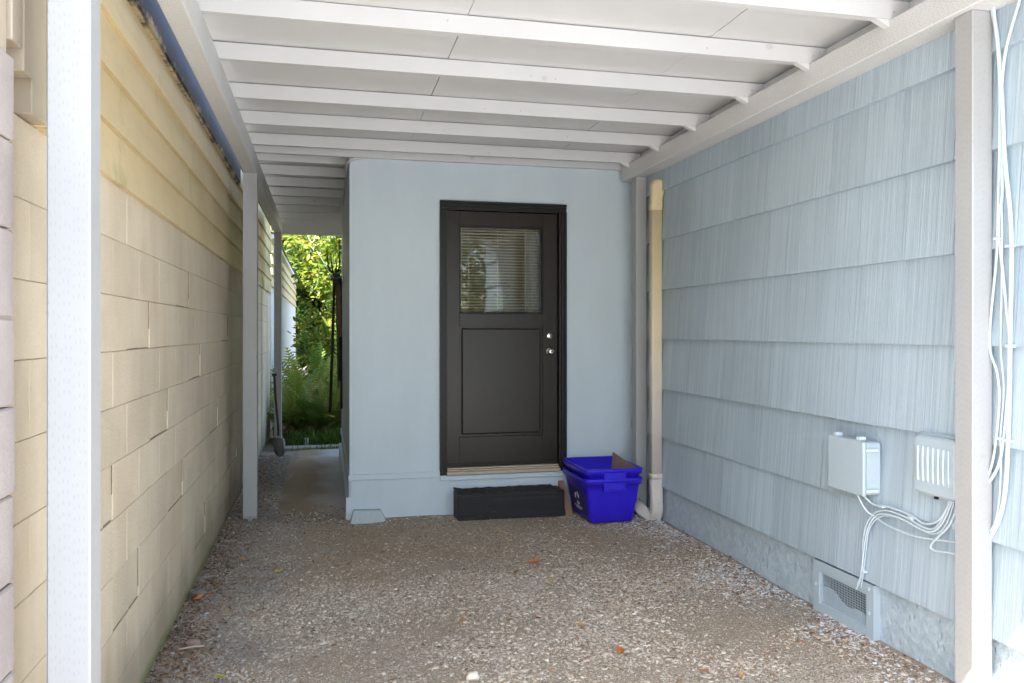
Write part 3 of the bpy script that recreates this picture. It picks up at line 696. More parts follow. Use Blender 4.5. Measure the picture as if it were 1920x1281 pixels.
for j in range(ny):
    for i in range(nx):
        a = j*(nx + 1) + i; mv.f.append((a, a + 1, a + nx + 2, a + nx + 1)); mv.f.append((N1 + a, N1 + a + nx + 1, N1 + a + nx + 2, N1 + a + 1))
ring = [i for i in range(nx + 1)] + [j*(nx + 1) + nx for j in range(1, ny + 1)] + [ny*(nx + 1) + i for i in range(nx - 1, -1, -1)] + [j*(nx + 1) for j in range(ny - 1, 0, -1)]
for k in range(len(ring)): a, c = ring[k], ring[(k + 1) % len(ring)]; mv.f.append((a, N1 + a, N1 + c, c))
tag(mv.build('doormat', M['rubber']), 'worn black rubber mat with raised pattern lying on the step', 'mat')
pl = MB().quadstrip([[(1.892, 6.17, 0.0), (1.945, 6.17, 0.0), (1.945, 6.17, .055), (1.892, 6.17, .055)], [(1.892, 6.385, .17), (1.94, 6.385, .17), (1.94, 6.385, .262), (1.892, 6.385, .262)]])
tag(pl.build('plank', M['redwood']), 'short reddish wood offcut leaning between the step and the bins', 'plank')

def rrect(x0, x1, y0, y1, r, z, n=4):
    out = []
    for cx, cy, a0 in ((x1 - r, y0 + r, -90), (x1 - r, y1 - r, 0), (x0 + r, y1 - r, 90), (x0 + r, y0 + r, 180)):
        for k in range(n + 1):
            a = R(a0 + 90*k/n); out.append((cx + r*math.cos(a), cy + r*math.sin(a), z))
    return out
def make_bin(z0, label):
    root = thing('recycling_bin', label, 'recycling bin', (2.15, 6.05, z0), 'blue recycling bins beside the door')
    H_ = .352
    def ring(t, ins, r=.035):      # t 0 bottom .. 1 top
        return rrect(1.985 - .065*t + ins, 2.335 + .035*t - ins, 5.815 - .075*t + ins, 6.29 + .05*t - ins, r, z0 + .001 + H_*t)
    m = MB(); rings = [ring(0, .012, .02), ring(.02, 0), ring(.35, 0), ring(.70, 0), ring(.86, 0), ring(.865, -.014, .045), ring(.965, -.017, .048), ring(1.0, -.012, .045), ring(1.0, .004), ring(.5, .005), ring(.03, .006), ring(.025, .03, .02)]
    n = len(rings[0])
    m.quadstrip(rings, True, True); m.build('tub', M['bin'], root, True)
    for s_ in (-1, 1):             # end handles: a lip below the rim
        yb = 5.748 if s_ < 0 else 6.333
        hx0, hx1 = 2.055, 2.235; zt = z0 + H_*.86
        h = MB()
        if s_ < 0:
            h.box(hx0, hx1, yb - .030, yb + .002, zt - .046, zt - .036, .003); h.box(hx0, hx0 + .008, yb - .028, yb + .004, zt - .036, zt + .03, .002); h.box(hx1 - .008, hx1, yb - .028, yb + .004, zt - .036, zt + .03, .002); h.box(hx0 + .008, hx1 - .008, yb - .020, yb - .014, zt - .036, zt + .02, .002)
        else:
            h.box(hx0, hx1, yb - .002, yb + .026, zt - .046, zt - .036, .003)
        h.build('handle', M['bin'], root)
    rb = MB()
    for x in (2.02, 2.12, 2.21, 2.30):
        rb.quadstrip([[(x, 5.8105, z0 + .02), (x + .006, 5.8105, z0 + .02), (x + .006, 5.818, z0 + .02), (x, 5.818, z0 + .02)], [(x, 5.7625, z0 + .24), (x + .006, 5.7625, z0 + .24), (x + .006, 5.768, z0 + .24), (x, 5.768, z0 + .24)]])
    rb.build('rib', M['bin'], root)
    return root
bn1 = make_bin(0.030, 'lower blue recycling bin with printed side, standing on the gravel beside the step')
bn2 = make_bin(0.104, 'upper blue recycling bin nested inside the lower one, holding cardboard')
# printed panel and recycling emblem on the lower bin's left side
def side(y, z, out=.002):
    t = (z - .031)/.352
    return (1.985 - .065*t - out, y, z)
pn = MB(); pn.quadstrip([[side(5.86, .075), side(6.25, .075), side(6.265, .27), side(5.845, .27)], [side(5.86, .075, -.001), side(6.25, .075, -.001), side(6.265, .27, -.001), side(5.845, .27, -.001)]])
pn.build('print_panel', M['dimprint'], bn1)
em = MB(); cy, cz, rr = 6.06, .185, .052
for k in range(3):
    a0 = R(90 + 120*k)
    def pt(a, r): return (cy + r*math.cos(a), cz + r*math.sin(a))
    A, B_ = pt(a0 + R(20), rr), pt(a0 + R(86), rr*.92); d = Vector((B_[0] - A[0], B_[1] - A[1])); L = d.length; d.normalize(); nn = Vector((-d.y, d.x))*.010
    poly = [(A[0] - nn.x, A[1] - nn.y), (A[0] + nn.x, A[1] + nn.y), (A[0] + d.x*L*.62 + nn.x, A[1] + d.y*L*.62 + nn.y), (A[0] + d.x*L*.62 + 2.1*nn.x, A[1] + d.y*L*.62 + 2.1*nn.y), (B_[0], B_[1]), (A[0] + d.x*L*.62 - 2.1*nn.x, A[1] + d.y*L*.62 - 2.1*nn.y), (A[0] + d.x*L*.62 - nn.x, A[1] + d.y*L*.62 - nn.y)]
    em.quadstrip([[side(y, z, .0045) for y, z in poly], [side(y, z, .0025) for y, z in poly]])
for (y0, y1, z0_, z1_) in ((5.97, 6.16, .112, .120), (6.0, 6.13, .098, .104)):
    em.quadstrip([[side(y0, z0_, .0045), side(y1, z0_, .0045), side(y1, z1_, .0045), side(y0, z1_, .0045)], [side(y0, z0_, .0025), side(y1, z0_, .0025), side(y1, z1_, .0025), side(y0, z1_, .0025)]])
em.build('recycling_emblem', M['print'], bn1)
MB().box(1.945, 1.948, 6.02, 6.06, .408, .428).build('sticker', M['print'], bn2)
cd = MB().quadstrip([[(2.300, 5.80, .150), (2.303, 5.80, .150), (2.303, 6.27, .150), (2.300, 6.27, .150)], [(2.336, 5.79, .452), (2.340, 5.79, .452), (2.338, 6.28, .500), (2.334, 6.28, .500)]])
tag(cd.build('cardboard', M['card']), 'brown cardboard sheet standing in the upper blue bin', 'cardboard')

# ------------------------------------------------------------------ downspout
dn = thing('downspout', 'cream downspout beside the rear right post', 'downspout', (2.51, 5.78, 0))
def rsweep(path, wx, wy, r=.012, n=3):
    m = MB(); rings = []
    P = [Vector(p) for p in path]
    for i, p in enumerate(P):
        t = (P[min(i+1, len(P)-1)] - P[max(i-1, 0)]).normalized()
        a = Vector((0, 1, 0)) if abs(t.y) < .9 else Vector((1, 0, 0))
        s_ = a.cross(t).normalized(); a = t.cross(s_).normalized()
        rings.append([p + s_*u + a*v for u, v, _ in rrect(-wx/2, wx/2, -wy/2, wy/2, r, 0, n)])
    return m.quadstrip(rings)
rsweep([(2.505, 5.79, .37), (2.505, 5.79, 2.47)], .088, .060).build('pipe', M['downspout'], dn, True)
MB().quadstrip([rrect(2.505 + dx - w_/2, 2.505 + dx + w_/2, 5.79 - d_/2, 5.79 + d_/2, .016, z, 4) for z, w_, d_, dx in ((2.44, .094, .066, 0), (2.495, .095, .067, 0), (2.51, .089, .062, .001), (2.54, .092, .064, .004), (2.58, .100, .070, .008), (2.63, .104, .074, .011), (2.66, .096, .070, .014), (2.678, .070, .054, .018))]).build('top_elbow', M['downspout'], dn, True)
rsweep([(2.507, 5.79, .36), (2.507, 5.79, .40)], .098, .070).build('joint_sleeve', M['downspout'], dn, True)
rsweep([(2.507, 5.79, .375), (2.509, 5.79, .20), (2.512, 5.79, .12), (2.515, 5.81, .075), (2.50, 5.86, .055), (2.46, 5.92, .075), (2.415, 5.985, .13)], .094, .064, .016).build('bottom_elbow', M['downspout'], dn, True)
for z in (.385, .17, 2.48):
    MB().lathe([(.001, 0), (.005, 0), (.004, -.003), (.001, -.0035)], (2.51, 5.7562, z), 'y', 8).build('screw', M['steel'], dn)
MB().tube([(2.53, 5.80, -.02), (2.53, 5.80, .06)], .012, 8).build('stub_pipe', M['cable'], dn)

# ------------------------------------------------------------------ foundation vent
vt = thing('foundation_vent', 'painted wooden vent frame with wire screen low in the foundation', 'vent', (2.56, 3.56, 0))
y0, y1, z0, z1 = 3.318, 3.800, 0.012, 0.288; wd = .052; xf0, xf1 = 2.548, 2.585
def board(poly): return MB().prism(poly, 'x', xf0, xf1).build('frame_board', M['box'], vt)
g = .0007
board([(y0, z1), (y1, z1), (y1 - wd, z1 - wd + g), (y0 + wd, z1 - wd + g)]); board([(y0, z0), (y0 + wd, z0 + wd), (y1 - wd, z0 + wd), (y1, z0)])
board([(y0, z0 + g), (y0, z1 - g), (y0 + wd - g, z1 - wd), (y0 + wd - g, z0 + wd)]); board([(y1, z0 + g), (y1 - wd + g, z0 + wd), (y1 - wd + g, z1 - wd), (y1, z1 - g)])
ib = MB()
for b in ((y0 + wd, y1 - wd, z1 - wd - .011, z1 - wd), (y0 + wd, y1 - wd, z0 + wd, z0 + wd + .011), (y0 + wd, y0 + wd + .011, z0 + wd + .0115, z1 - wd - .0115), (y1 - wd - .011, y1 - wd, z0 + wd + .0115, z1 - wd - .0115)):
    ib.box(2.556, 2.580, *b)
ib.build('inner_bead', M['box'], vt)
sc_ = MB(); k = y0 + wd + .011
while k < y1 - wd - .011: sc_.box(2.5618, 2.5637, k, k + .0020, z0 + wd + .011, z1 - wd - .011); k += .0125
k = z0 + wd + .011
while k < z1 - wd - .011: sc_.box(2.5639, 2.5656, y0 + wd + .011, y1 - wd - .011, k, k + .0020); k += .0125
sc_.build('wire_screen', M['screen'], vt)
fl = [(y0 + wd + .012 + (y1 - y0 - 2*wd - .024)*k/24, z0 + wd + .045 + .055*(k/24)**1.3 + .014*math.sin(k*.42) + random.uniform(-.002, .002)) for k in range(25)]
MB().prism([(y0 + wd + .012, z0 + wd + .012), *fl, (y1 - wd - .012, z0 + wd + .012)], 'x', 2.5665, 2.5675).build('overspray_film', M['stucco'], vt)
MB().box(2.641, 2.649, y0 + .01, y1 - .01, z0, z1).build('cavity_shade_panel', M['iron'], vt)  # dark sheet standing in for the unlit hollow behind the screen
for (y, z) in ((y0 + .026, .15), (y1 - .026, .16), (y0 + .03, .265)):
    MB().box(xf0 - .006, xf0 - .0005, y - .006, y + .006, z - .010, z + .010, .002).build('turn_clip', M['cable'], vt)

# ------------------------------------------------------------------ utility boxes
ub = thing('utility_box', 'square blue grey utility box with flat lid on the shingle wall', 'utility box', (2.5, 3.4, .73))
MB().box(2.462, 2.543, 3.262, 3.512, .735, .980, .005).build('body', M['box'], ub)
MB().box(2.444, 2.4615, 3.252, 3.524, .728, .987, .006).build('lid', M['box'], ub)
MB().box(2.466, 2.540, 3.2585, 3.2618, .745, .970, .001).build('side_rib', M['box'], ub)
for (y, z) in ((3.300, .990), (3.475, .990)):
    MB().box(2.450, 2.485, y - .014, y + .014, z - .0025, z + .014, .003).build('latch', M['cable'], ub)
for z in (.945, .755):
    MB().box(2.456, 2.520, 3.246, 3.2515, z - .007, z + .007, .002).build('latch', M['cable'], ub)
MB().box(2.5435, 2.551, 3.245, 3.53, .712, .735).build('back_plate', M['box'], ub)
u2 = thing('utility_box', 'ribbed pale utility cover with rounded corners beside the near right post', 'utility box', (2.5, 2.87, .8))
def rr_ring(x, y0, y1, z0, z1, r): return [(x, u, v) for u, v, _ in rrect(y0, y1, z0, z1, r, 0, 4)]
MB().quadstrip([rr_ring(2.543, 2.735, 2.992, .800, 1.065, .03), rr_ring(2.525, 2.730, 2.997, .796, 1.069, .03), rr_ring(2.520, 2.735, 2.992, .800, 1.065, .03)]).build('back_shell', M['box'], u2)
MB().quadstrip([rr_ring(2.519, 2.742, 2.985, .806, 1.060, .025), rr_ring(2.495, 2.748, 2.980, .810, 1.056, .022), rr_ring(2.488, 2.756, 2.972, .818, 1.048, .018)]).build('front_cover', M['box'], u2)
for k in range(7):
    y = 2.778 + k*.029
    pts = [(2.4865 - .006*math.sin(math.pi*i/10), y - .006*math.sin(math.pi*i/10), .862 + .150*i/10) for i in range(11)]
    MB().tube(pts, .0048, 6).build('rib', M['cable'], u2, True)
MB().box(2.500, 2.512, 2.86, 2.875, .7955, .8055).build('screw', M['iron'], u2)

# ------------------------------------------------------------------ cables
XC = 2.531
def cable(pts, r, label, x=XC, wob=.0):
    P = [(x - random.uniform(0, .004) - (p[2] if len(p) > 2 else 0), p[0], p[1]) for p in pts]
    o = MB().tube(catmull(P, 7), r, 7).build('cable', M['cable'], None, True)
    return tag(o, label, 'cable', 'painted cables on the shingle wall')
cable([(3.358, .735, .05), (3.325, .652, .02), (3.279, .627), (3.192, .607), (3.039, .600), (2.90, .615), (2.70, .650)], .0045, 'single thin cable sagging lowest out of the square utility box')
cable([(3.338, .735, .04), (3.299, .684), (3.18, .694), (3.039, .685), (2.962, .669), (2.878, .705), (2.81, .80)], .0048, 'upper cable arching from the square box to the ribbed cover')
cable([(3.412, .244, .006), (3.385, .30), (3.372, .355), (3.364, .502), (3.325, .605), (3.235, .667), (3.096, .673), (2.94, .651), (2.87, .70), (2.82, .80)], .0046, 'looped cable dropping from the wall down onto the left of the vent screen')
cable([(3.398, .270, .006), (3.372, .335), (3.352, .47), (3.318, .58), (3.24, .650), (3.10, .660), (2.94, .640), (2.86, .69), (2.80, .80)], .0044, 'looped cable dropping just right of its twin onto the vent screen', XC - .006)
cable([(3.375, .262, .006), (3.362, .33), (3.342, .45), (3.312, .57), (3.22, .645), (3.08, .655), (2.92, .635), (2.84, .69), (2.79, .80)], .0030, 'thin innermost looped cable hanging above the vent frame', XC - .003)
cable([(2.70, .590), (2.814, .583), (2.904, .567), (2.925, .583), (2.878, .636), (2.819, .697), (2.77, .80)], .0052, 'stiff cable bent in a hook below the ribbed cover')
cable([(2.66, 2.95), (2.604, 2.756), (2.574, 2.585), (2.553, 2.35), (2.542, 2.156), (2.513, 1.868), (2.518, 1.48), (2.527, 1.10), (2.55, .85), (2.612, .702), (2.70, .655)], .0085, 'thickest vertical cable running the full wall right of the near post')
cable([(2.40, 2.95), (2.47, 2.76), (2.545, 2.55), (2.562, 2.30), (2.555, 2.05), (2.572, 1.90), (2.54, 1.62), (2.520, 1.42), (2.545, 1.12), (2.58, .97), (2.66, .86)], .0062, 'cable curving in from the top right corner and crossing the thick one')
cable([(2.63, 2.95), (2.585, 2.70), (2.563, 2.40), (2.575, 1.90), (2.582, 1.752), (2.612, 1.462), (2.574, 1.339), (2.566, 1.217), (2.60, .98), (2.68, .85)], .0048, 'slack cable bowing out nearest to the right post', XC - .004)
cable([(2.61, 2.95), (2.575, 2.60), (2.560, 2.10), (2.553, 1.75), (2.562, 1.45), (2.548, 1.28), (2.562, 1.10), (2.558, .98), (2.567, .84), (2.60, .74), (2.68, .66)], .0034, 'thinnest wavy cable hanging between the others right of the post', XC - .002)
for i, (y, z, l) in enumerate(((2.520, 1.825, 'cable clip at mid height on the thick vertical cable'), (2.520, 1.445, 'cable clip on the thick vertical cable just above eye level course line'), (2.528, 1.085, 'lower cable clip on the thick vertical cable'), (2.575, 1.86, 'cable clip on the slack cable by the post'), (3.235, .685, 'cable clip above the bend of the looped cables'), (3.045, .675, 'cable clip holding the cable bundle between the two boxes'), (2.560, 1.09, 'cable clip holding the crossing cables right of the post'), (3.365, .345, 'cable tie around looped cables above the vent'))):
    tag(MB().box(XC - .012, XC + .012, y - .016, y + .016, z - .006, z + .006, .003).build('cable_clip', M['cable']), l, 'clip', 'cable clips on the shingle wall')
# cable round the addition's top corner
for r_, dx, l in ((.006, 0, 'outer white cable along the top corner of the entry addition'), (.004, .02, 'inner thin cable along the top corner of the entry addition')):
    o = MB().tube(catmull([(.30, 6.385 - dx*.2, 2.857 - dx*.3), (.23, 6.38, 2.855 - dx), (.178 - dx*.3, 6.42, 2.83 - dx), (.180 - dx*.4, 6.6, 2.80 - dx), (.183 - dx*.4, 7.6, 2.82 - dx), (.185 - dx*.4, 9.5, 2.83 - dx)], 6), r_, 7).build('cable', M['white'], None, True)
    tag(o, l, 'cable', 'cables on the entry addition')

# ------------------------------------------------------------------ garden tools
tr = thing('tool_rack', 'small metal hook rack on the side of the entry addition', 'rack', (0.18, 8.8, 2.0))
MB().box(.178, .1945, 8.50, 9.15, 2.02, 2.10, .003).build('rail', M['steel'], tr)
for y in (8.55, 8.68, 8.80, 8.92, 9.05):
    MB().tube([(.18, y, 2.07), (.12, y, 2.06), (.085, y, 2.07), (.08, y, 2.10)], .006, 6).build('hook', M['steel'], tr)
f1 = thing('garden_fork', 'dark garden fork hanging tines up on the addition wall', 'fork', (.1, 9.0, .6))
MB().tube([(.062, 9.0, .62), (.085, 9.0, 1.3), (.110, 9.0, 2.12)], [.017, .016, .015], 8).build('handle', M['darkwood'], f1, True)
MB().tube([(.05, 9.0, 2.18), (.11, 8.98, 2.13), (.17, 8.97, 2.18)], .013, 6).build('head', M['iron'], f1)
for dx, top in ((-.068, 2.39), (-.03, 2.36), (.02, 2.30), (.055, 2.53)):
    MB().tube([(.11 + dx*.55, 8.985, 2.15), (.11 + dx, 8.97, 2.22), (.11 + dx*1.05 - .012, 8.94, top)], [.010, .009, .004], 6).build('tine', M['iron'], f1)
r1 = thing('garden_hoe', 'brown handled hoe hanging nearest the addition wall', 'hoe', (.16, 8.6, .7))
MB().tube([(.160, 8.60, .98), (.162, 8.60, 1.45)], .018, 8).build('lower_handle', M['darkwood'], r1, True); MB().tube([(.162, 8.60, 1.452), (.150, 8.60, 1.98)], .021, 8).build('upper_handle', M['midwood'], r1, True)
MB().box(.09, .165, 8.56, 8.64, 1.985, 2.11, .008).build('blade', M['iron'], r1)
r2 = thing('garden_rake', 'green handled rake hanging between fork and hoe', 'rake', (.14, 8.85, .8))
MB().tube([(.150, 8.85, .90), (.126, 8.85, 2.05)], .011, 8).build('handle', M['greenhandle'], r2, True)
MB().box(.06, .17, 8.83, 8.87, 2.0505, 2.07, .003).build('head', M['iron'], r2)
for k in range(5): MB().tube([(.07 + k*.022, 8.85, 2.0705), (.07 + k*.022, 8.83, 2.12)], .004, 5).build('tine', M['iron'], r2)
r3 = thing('broom_handle', 'bare dark broom handle hanging lowest beside the addition wall', 'broom', (.17, 8.9, .6))
MB().tube([(.178, 8.72, .68), (.172, 8.72, 2.06)], .013, 8).build('shaft', M['darkwood'], r3, True); MB().box(.150, .178, 8.70, 8.74, 2.061, 2.075).build('cap', M['iron'], r3)
sp = thing('spade', 'dark handled spade leaning against the third post', 'spade', (-.53, 9.63, .05))
MB().tube(catmull([(-.560, 9.60, 1.00), (-.545, 9.61, .72), (-.520, 9.62, .42), (-.515, 9.60, .30)], 5), .014, 8).build('handle', M['darkwood'], sp, True)
MB().tube([(-.585, 9.60, 1.005), (-.535, 9.60, 1.005)], .016, 8).build('grip', M['darkwood'], sp)
bl_ = []
for t, w_, z in ((0, .04, .28), (.25, .066, .25), (.7, .066, .14), (.9, .05, .085), (1, .01, .060)):
    bl_.append([(-.515 + u*w_ + .02*t, 9.60 - .03*(1 - u*u) - .02*t, z) for u in (-1, -.5, 0, .5, 1)] + [(-.515 + u*w_ + .02*t, 9.603 - .03*(1 - u*u) - .02*t, z) for u in (1, .5, 0, -.5, -1)])
MB().quadstrip(bl_).build('blade', M['oldsteel'], sp, True)
hz_ = MB().tube(catmull([(-.62, 11.2, 2.1), (-.63, 11.22, 1.5), (-.61, 11.2, .8), (-.64, 11.2, .1)], 5), .03, 8)
tag(hz_.build('drain_pipe', M['iron'], None, True), 'dark drain pipe at the far corner of the block building', 'pipe')

# ------------------------------------------------------------------ kerb, garden plants
tag(MB().box(-0.62, 2.2, 10.30, 10.52, -.06, .055, .012).build('kerb', M['kerb']), None, None, kind='structure')

def leafmesh(name, P, D, L, Wd, C, mat, parent):
    """one mesh of folded leaves: P centres, D directions, L lengths, Wd widths, C colours (numpy)"""
    n = len(P); D = D/np.linalg.norm(D, axis=1, keepdims=True)
    up = rng.normal(0, 1, (n, 3)) + np.array((0, -.3, 1.0)); S = np.cross(D, up); S /= np.linalg.norm(S, axis=1, keepdims=True); N = np.cross(S, D)
    L = L[:, None]; Wd = Wd[:, None]
    V = np.stack([P, P + D*L*.35 + S*Wd + N*Wd*.35, P + D*L*.75 + S*Wd*.8 + N*Wd*.2, P + D*L - N*L*.10, P + D*L*.75 - S*Wd*.8 + N*Wd*.2, P + D*L*.35 - S*Wd + N*Wd*.35], 1).reshape(-1, 3)
    F = np.array([(0, 1, 2, 3), (0, 3, 4, 5)])[None] + (np.arange(n)*6)[:, None, None]; F = F.reshape(-1, 4)
    me = bpy.data.meshes.new(name); me.vertices.add(len(V)); me.vertices.foreach_set('co', (V - np.array(wloc(parent))).ravel() if parent else V.ravel())
    me.loops.add(F.size); me.loops.foreach_set('vertex_index', F.ravel()); me.polygons.add(len(F)); me.polygons.foreach_set('loop_start', np.arange(len(F))*4); me.polygons.foreach_set('loop_total', np.full(len(F), 4)); me.update()
    ca_ = me.color_attributes.new('Col', 'FLOAT_COLOR', 'POINT'); C4 = np.ones((n*6, 4)); C4[:, :3] = np.repeat(C, 6, 0); ca_.data.foreach_set('color', C4.ravel())
    me.materials.append(mat); o = bpy.data.objects.new(name, me); col.objects.link(o)
    if parent: o.parent = parent
    return o
PAL = np.array([(.030, .062, .012), (.060, .115, .016), (.115, .175, .020), (.190, .230, .028), (.26, .265, .035)])
def tree(name, label, base, height, rad, nclump, nleaf, llen, tone, cat='tree', zlo=.1, twigs=6):
    root = thing(name, label, cat, base); B = Vector(base); tk = MB(); limbs = []
    for k in range(5):
        a = random.uniform(0, 6.28); e = B + Vector((math.cos(a)*rad[0]*.6, math.sin(a)*rad[1]*.6, height*random.uniform(.6, .95)))
        m_ = B.lerp(e, .5) + Vector((random.gauss(0, .15), random.gauss(0, .15), height*.08)); pts = catmull([B + Vector((random.gauss(0, .05), random.gauss(0, .05), -.1)), m_, e], 6)
        tk.tube(pts, [.075*(1 - i/len(pts)) + .012 for i in range(len(pts))], 7); limbs.append(pts)
    tk.build('trunk', M['bark'], root, True)
    cs = []
    for k in range(nclump):
        u = rng.normal(0, 1, 3); u /= np.linalg.norm(u); q = rng.uniform(.45, 1)**.5
        zz = B.z + height*(zlo + (1 - zlo)*.5) + u[2]*q*height*(1 - zlo)*.5
        cs.append((B.x + u[0]*q*rad[0], B.y + u[1]*q*rad[1], zz, rng.uniform(.22, .48)*min(rad)**.3, rng.uniform(0, 1)))
    cs = np.array(cs); idx = rng.integers(0, nclump, nleaf); d = rng.normal(0, 1, (nleaf, 3)); d /= np.linalg.norm(d, axis=1, keepdims=True)
    P = cs[idx, :3] + d*cs[idx, 3:4]*rng.uniform(.35, 1, (nleaf, 1))**.6
    D = d*.8 + rng.normal(0, .6, (nleaf, 3)) + np.array((0, 0, .15))
    t = np.clip(cs[idx, 4]*2.6 + rng.normal(0, .8, nleaf) + tone, 0, 3.99); i0 = t.astype(int); C = PAL[i0]*(1 - (t - i0))[:, None] + PAL[i0 + 1]*(t - i0)[:, None]
    ye = rng.uniform(0, 1, nleaf) < .018; C[ye] = (.34, .22, .03)
    L = llen*rng.uniform(.6, 1.35, nleaf)
    leafmesh('crown', P, D, L, L*rng.uniform(.18, .27, nleaf), C, M['leaf'], root)
    if twigs:
        tm = MB()
        for k in range(twigs):
            a = Vector((B.x + random.uniform(-1, 1)*rad[0], B.y - rad[1]*random.uniform(.75, 1.05), B.z + height*random.uniform(.35, 1))); b2 = a + Vector((random.uniform(-.8, .8), random.uniform(-.2, .2), -random.uniform(.2, 1.0)))
            c2 = b2 + Vector((random.uniform(-.2, .9), 0, random.uniform(-.4, .7))); tm.tube(catmull([a, b2, c2], 8), .007, 5)
        tm.build('vine', M['twig'], root, True)
    return root
tree('leafy_shrub', 'tall sunlit yellow green shrub closing the view beyond the passage', (0.95, 15.8, .0), 4.8, (1.5, 1.1), 120, 16000, .125, .75, 'shrub', .10, 14)
tree('evergreen_tree', 'darker evergreen tree standing behind the yellow green shrub', (0.9, 25.6, 0), 7.5, (3.0, 1.3), 150, 24000, .21, -.3, 'tree', .0, 0)
tree('evergreen_tree', 'green tree hidden mostly behind the addition at garden right', (3.6, 16.0, 0), 6.0, (2.2, 1.4), 90, 9000, .19, .1, 'tree', .05, 0)
tree('laurel_hedge', 'far dark hedge closing off the garden behind the evergreen tree', (0.6, 28.0, 0), 6.0, (4.0, .9), 160, 26000, .30, -.2, 'hedge', .0, 0)
tree('low_shrub', 'dark green low shrub under the yellow green one behind the ferns', (0.95, 14.4, 0), 1.7, (1.35, .45), 40, 4200, .11, .15, 'shrub', .0, 0)

# ferns
def frond_mesh(L, droop, name):
    m = MB(); n = 22; prev = None
    def sp_(t): return Vector((L*t*(1 - .12*t), 0, L*(.75*t - droop*t*t)))
    for i in range(n):
        t = (i + 1)/(n + 1); p = sp_(t); q = sp_(t + .03); tan = (q - p).normalized(); side_ = Vector((0, 1, 0)); nrm = tan.cross(side_)
        ll = L*.12*random.uniform(.7, 1.25)*math.sin(math.pi*min(1, t*.92 + .10))**.8 + .01
        for s_ in (-1, 1):
            tip = p + side_*s_*ll + tan*ll*.35 + nrm*ll*.12; w_ = tan*(L*.0085)
            b = len(m.v); m.v += [tuple(p - w_), tuple(p + side_*s_*ll*.5 + tan*ll*.12 - w_*.9), tuple(tip), tuple(p + side_*s_*ll*.5 + tan*ll*.25 + w_*1.1), tuple(p + w_)]
            m.f.append((b, b + 1, b + 2, b + 3, b + 4) if s_ > 0 else (b + 4, b + 3, b + 2, b + 1, b))
    pts = [sp_(k/10) for k in range(11)]; m.tube(pts, [.006*(1 - .08*k) for k in range(11)], 4)
    me = bpy.data.meshes.new(name); me.from_pydata(m.v, [], m.f); me.update(); me.materials.append(M['fern']); return me
FR = [frond_mesh(.72, .42, 'frond'), frond_mesh(.60, .62, 'frond'), frond_mesh(.80, .15, 'frond'), frond_mesh(.5, .85, 'frond')]
dm = frond_mesh(.75, 1.15, 'dead_frond'); dm.materials.clear(); dm.materials.append(M['deadfrond'])
ferns = [(-.40, 11.55, 1.00, 'blue green fern at the left end of the fern bed by the shed'), (.02, 11.45, .95, 'low fern in the middle front of the fern bed'), (.45, 11.5, 1.05, 'fern spreading pale fronds by the addition corner'),
         (-.25, 12.3, 1.30, 'taller yellowing fern behind the left front fern'), (.30, 12.4, 1.35, 'tallest fern with browning tips in the middle of the bed'), (.9, 12.2, 1.2, 'fern mostly hidden behind the addition corner'), (-.05, 13.2, 1.45, 'rear fern in front of the dark low shrub'), (.75, 13.2, 1.4, 'rear right fern below the sunlit shrub')]
for (x, y, s_, l) in ferns:
    root = thing('fern', l, 'fern', (x, y, .02), 'ferns in the bed beyond the path')
    n = 46
    for k in range(n):
        me = FR[random.choice((0, 0, 1, 2, 2, 3))]; a = 2*math.pi*k/n + random.uniform(-.2, .2)
        o = inst('frond', me, root, (x, y, .10 + .1*random.random()), (random.uniform(-.6, .6), random.uniform(-.8, .25), a)); o.scale = (s_*random.uniform(.8, 1.15),)*3
    for k in range(7):
        a = random.uniform(-2.6, -.5); o = inst('dead_frond', dm, root, (x, y, .16), (random.uniform(-.3, .3), random.uniform(.1, .5), a)); o.scale = (s_*random.uniform(.6, .9),)*3
# grass
n = 1500; gx = np.concatenate([rng.normal(.35, .35, n//2), rng.uniform(-.5, 1.6, n//2)]); gy = rng.uniform(10.55, 11.15, n); gy[:220] = rng.uniform(10.16, 10.3, 220)
P = np.stack([gx, gy, np.full(n, .02)], 1); D = np.stack([rng.normal(0, .35, n), rng.normal(-.1, .35, n), np.ones(n)], 1)
C = np.array((.10, .19, .03))*rng.uniform(.6, 1.6, (n, 1)); L = rng.uniform(.06, .24, n); L[:220] *= .45
g_ = leafmesh('grass', P, D, L, np.full(n, .004), C, M['leaf'], None); tag(g_, 'green grass tufts along the kerb at the end of the path', 'grass', None, 'stuff')
pp = MB().tube([(-.22, 10.60, -.02), (-.22, 10.60, .12)], .022, 10); pp.tube([(-.22, 10.60, .1205), (-.22, 10.60, .135)], .028, 10)
tag(pp.build('pipe_stub', M['oldwhite'], None, True), 'small white pipe stub standing in the bed behind the kerb', 'pipe')

# ------------------------------------------------------------------ surroundings behind the camera (seen only in reflections)
tree('street_tree', 'green tree across the driveway behind the viewpoint', (2.5, -13, 0), 6.5, (3.2, 1.5), 70, 5000, .22, .2, 'tree', .1, 0)
tree('street_tree', 'second green tree left of the driveway behind the viewpoint', (-5.5, -11, 0), 5.5, (2.5, 1.5), 60, 4000, .22, .0, 'tree', .1, 0)

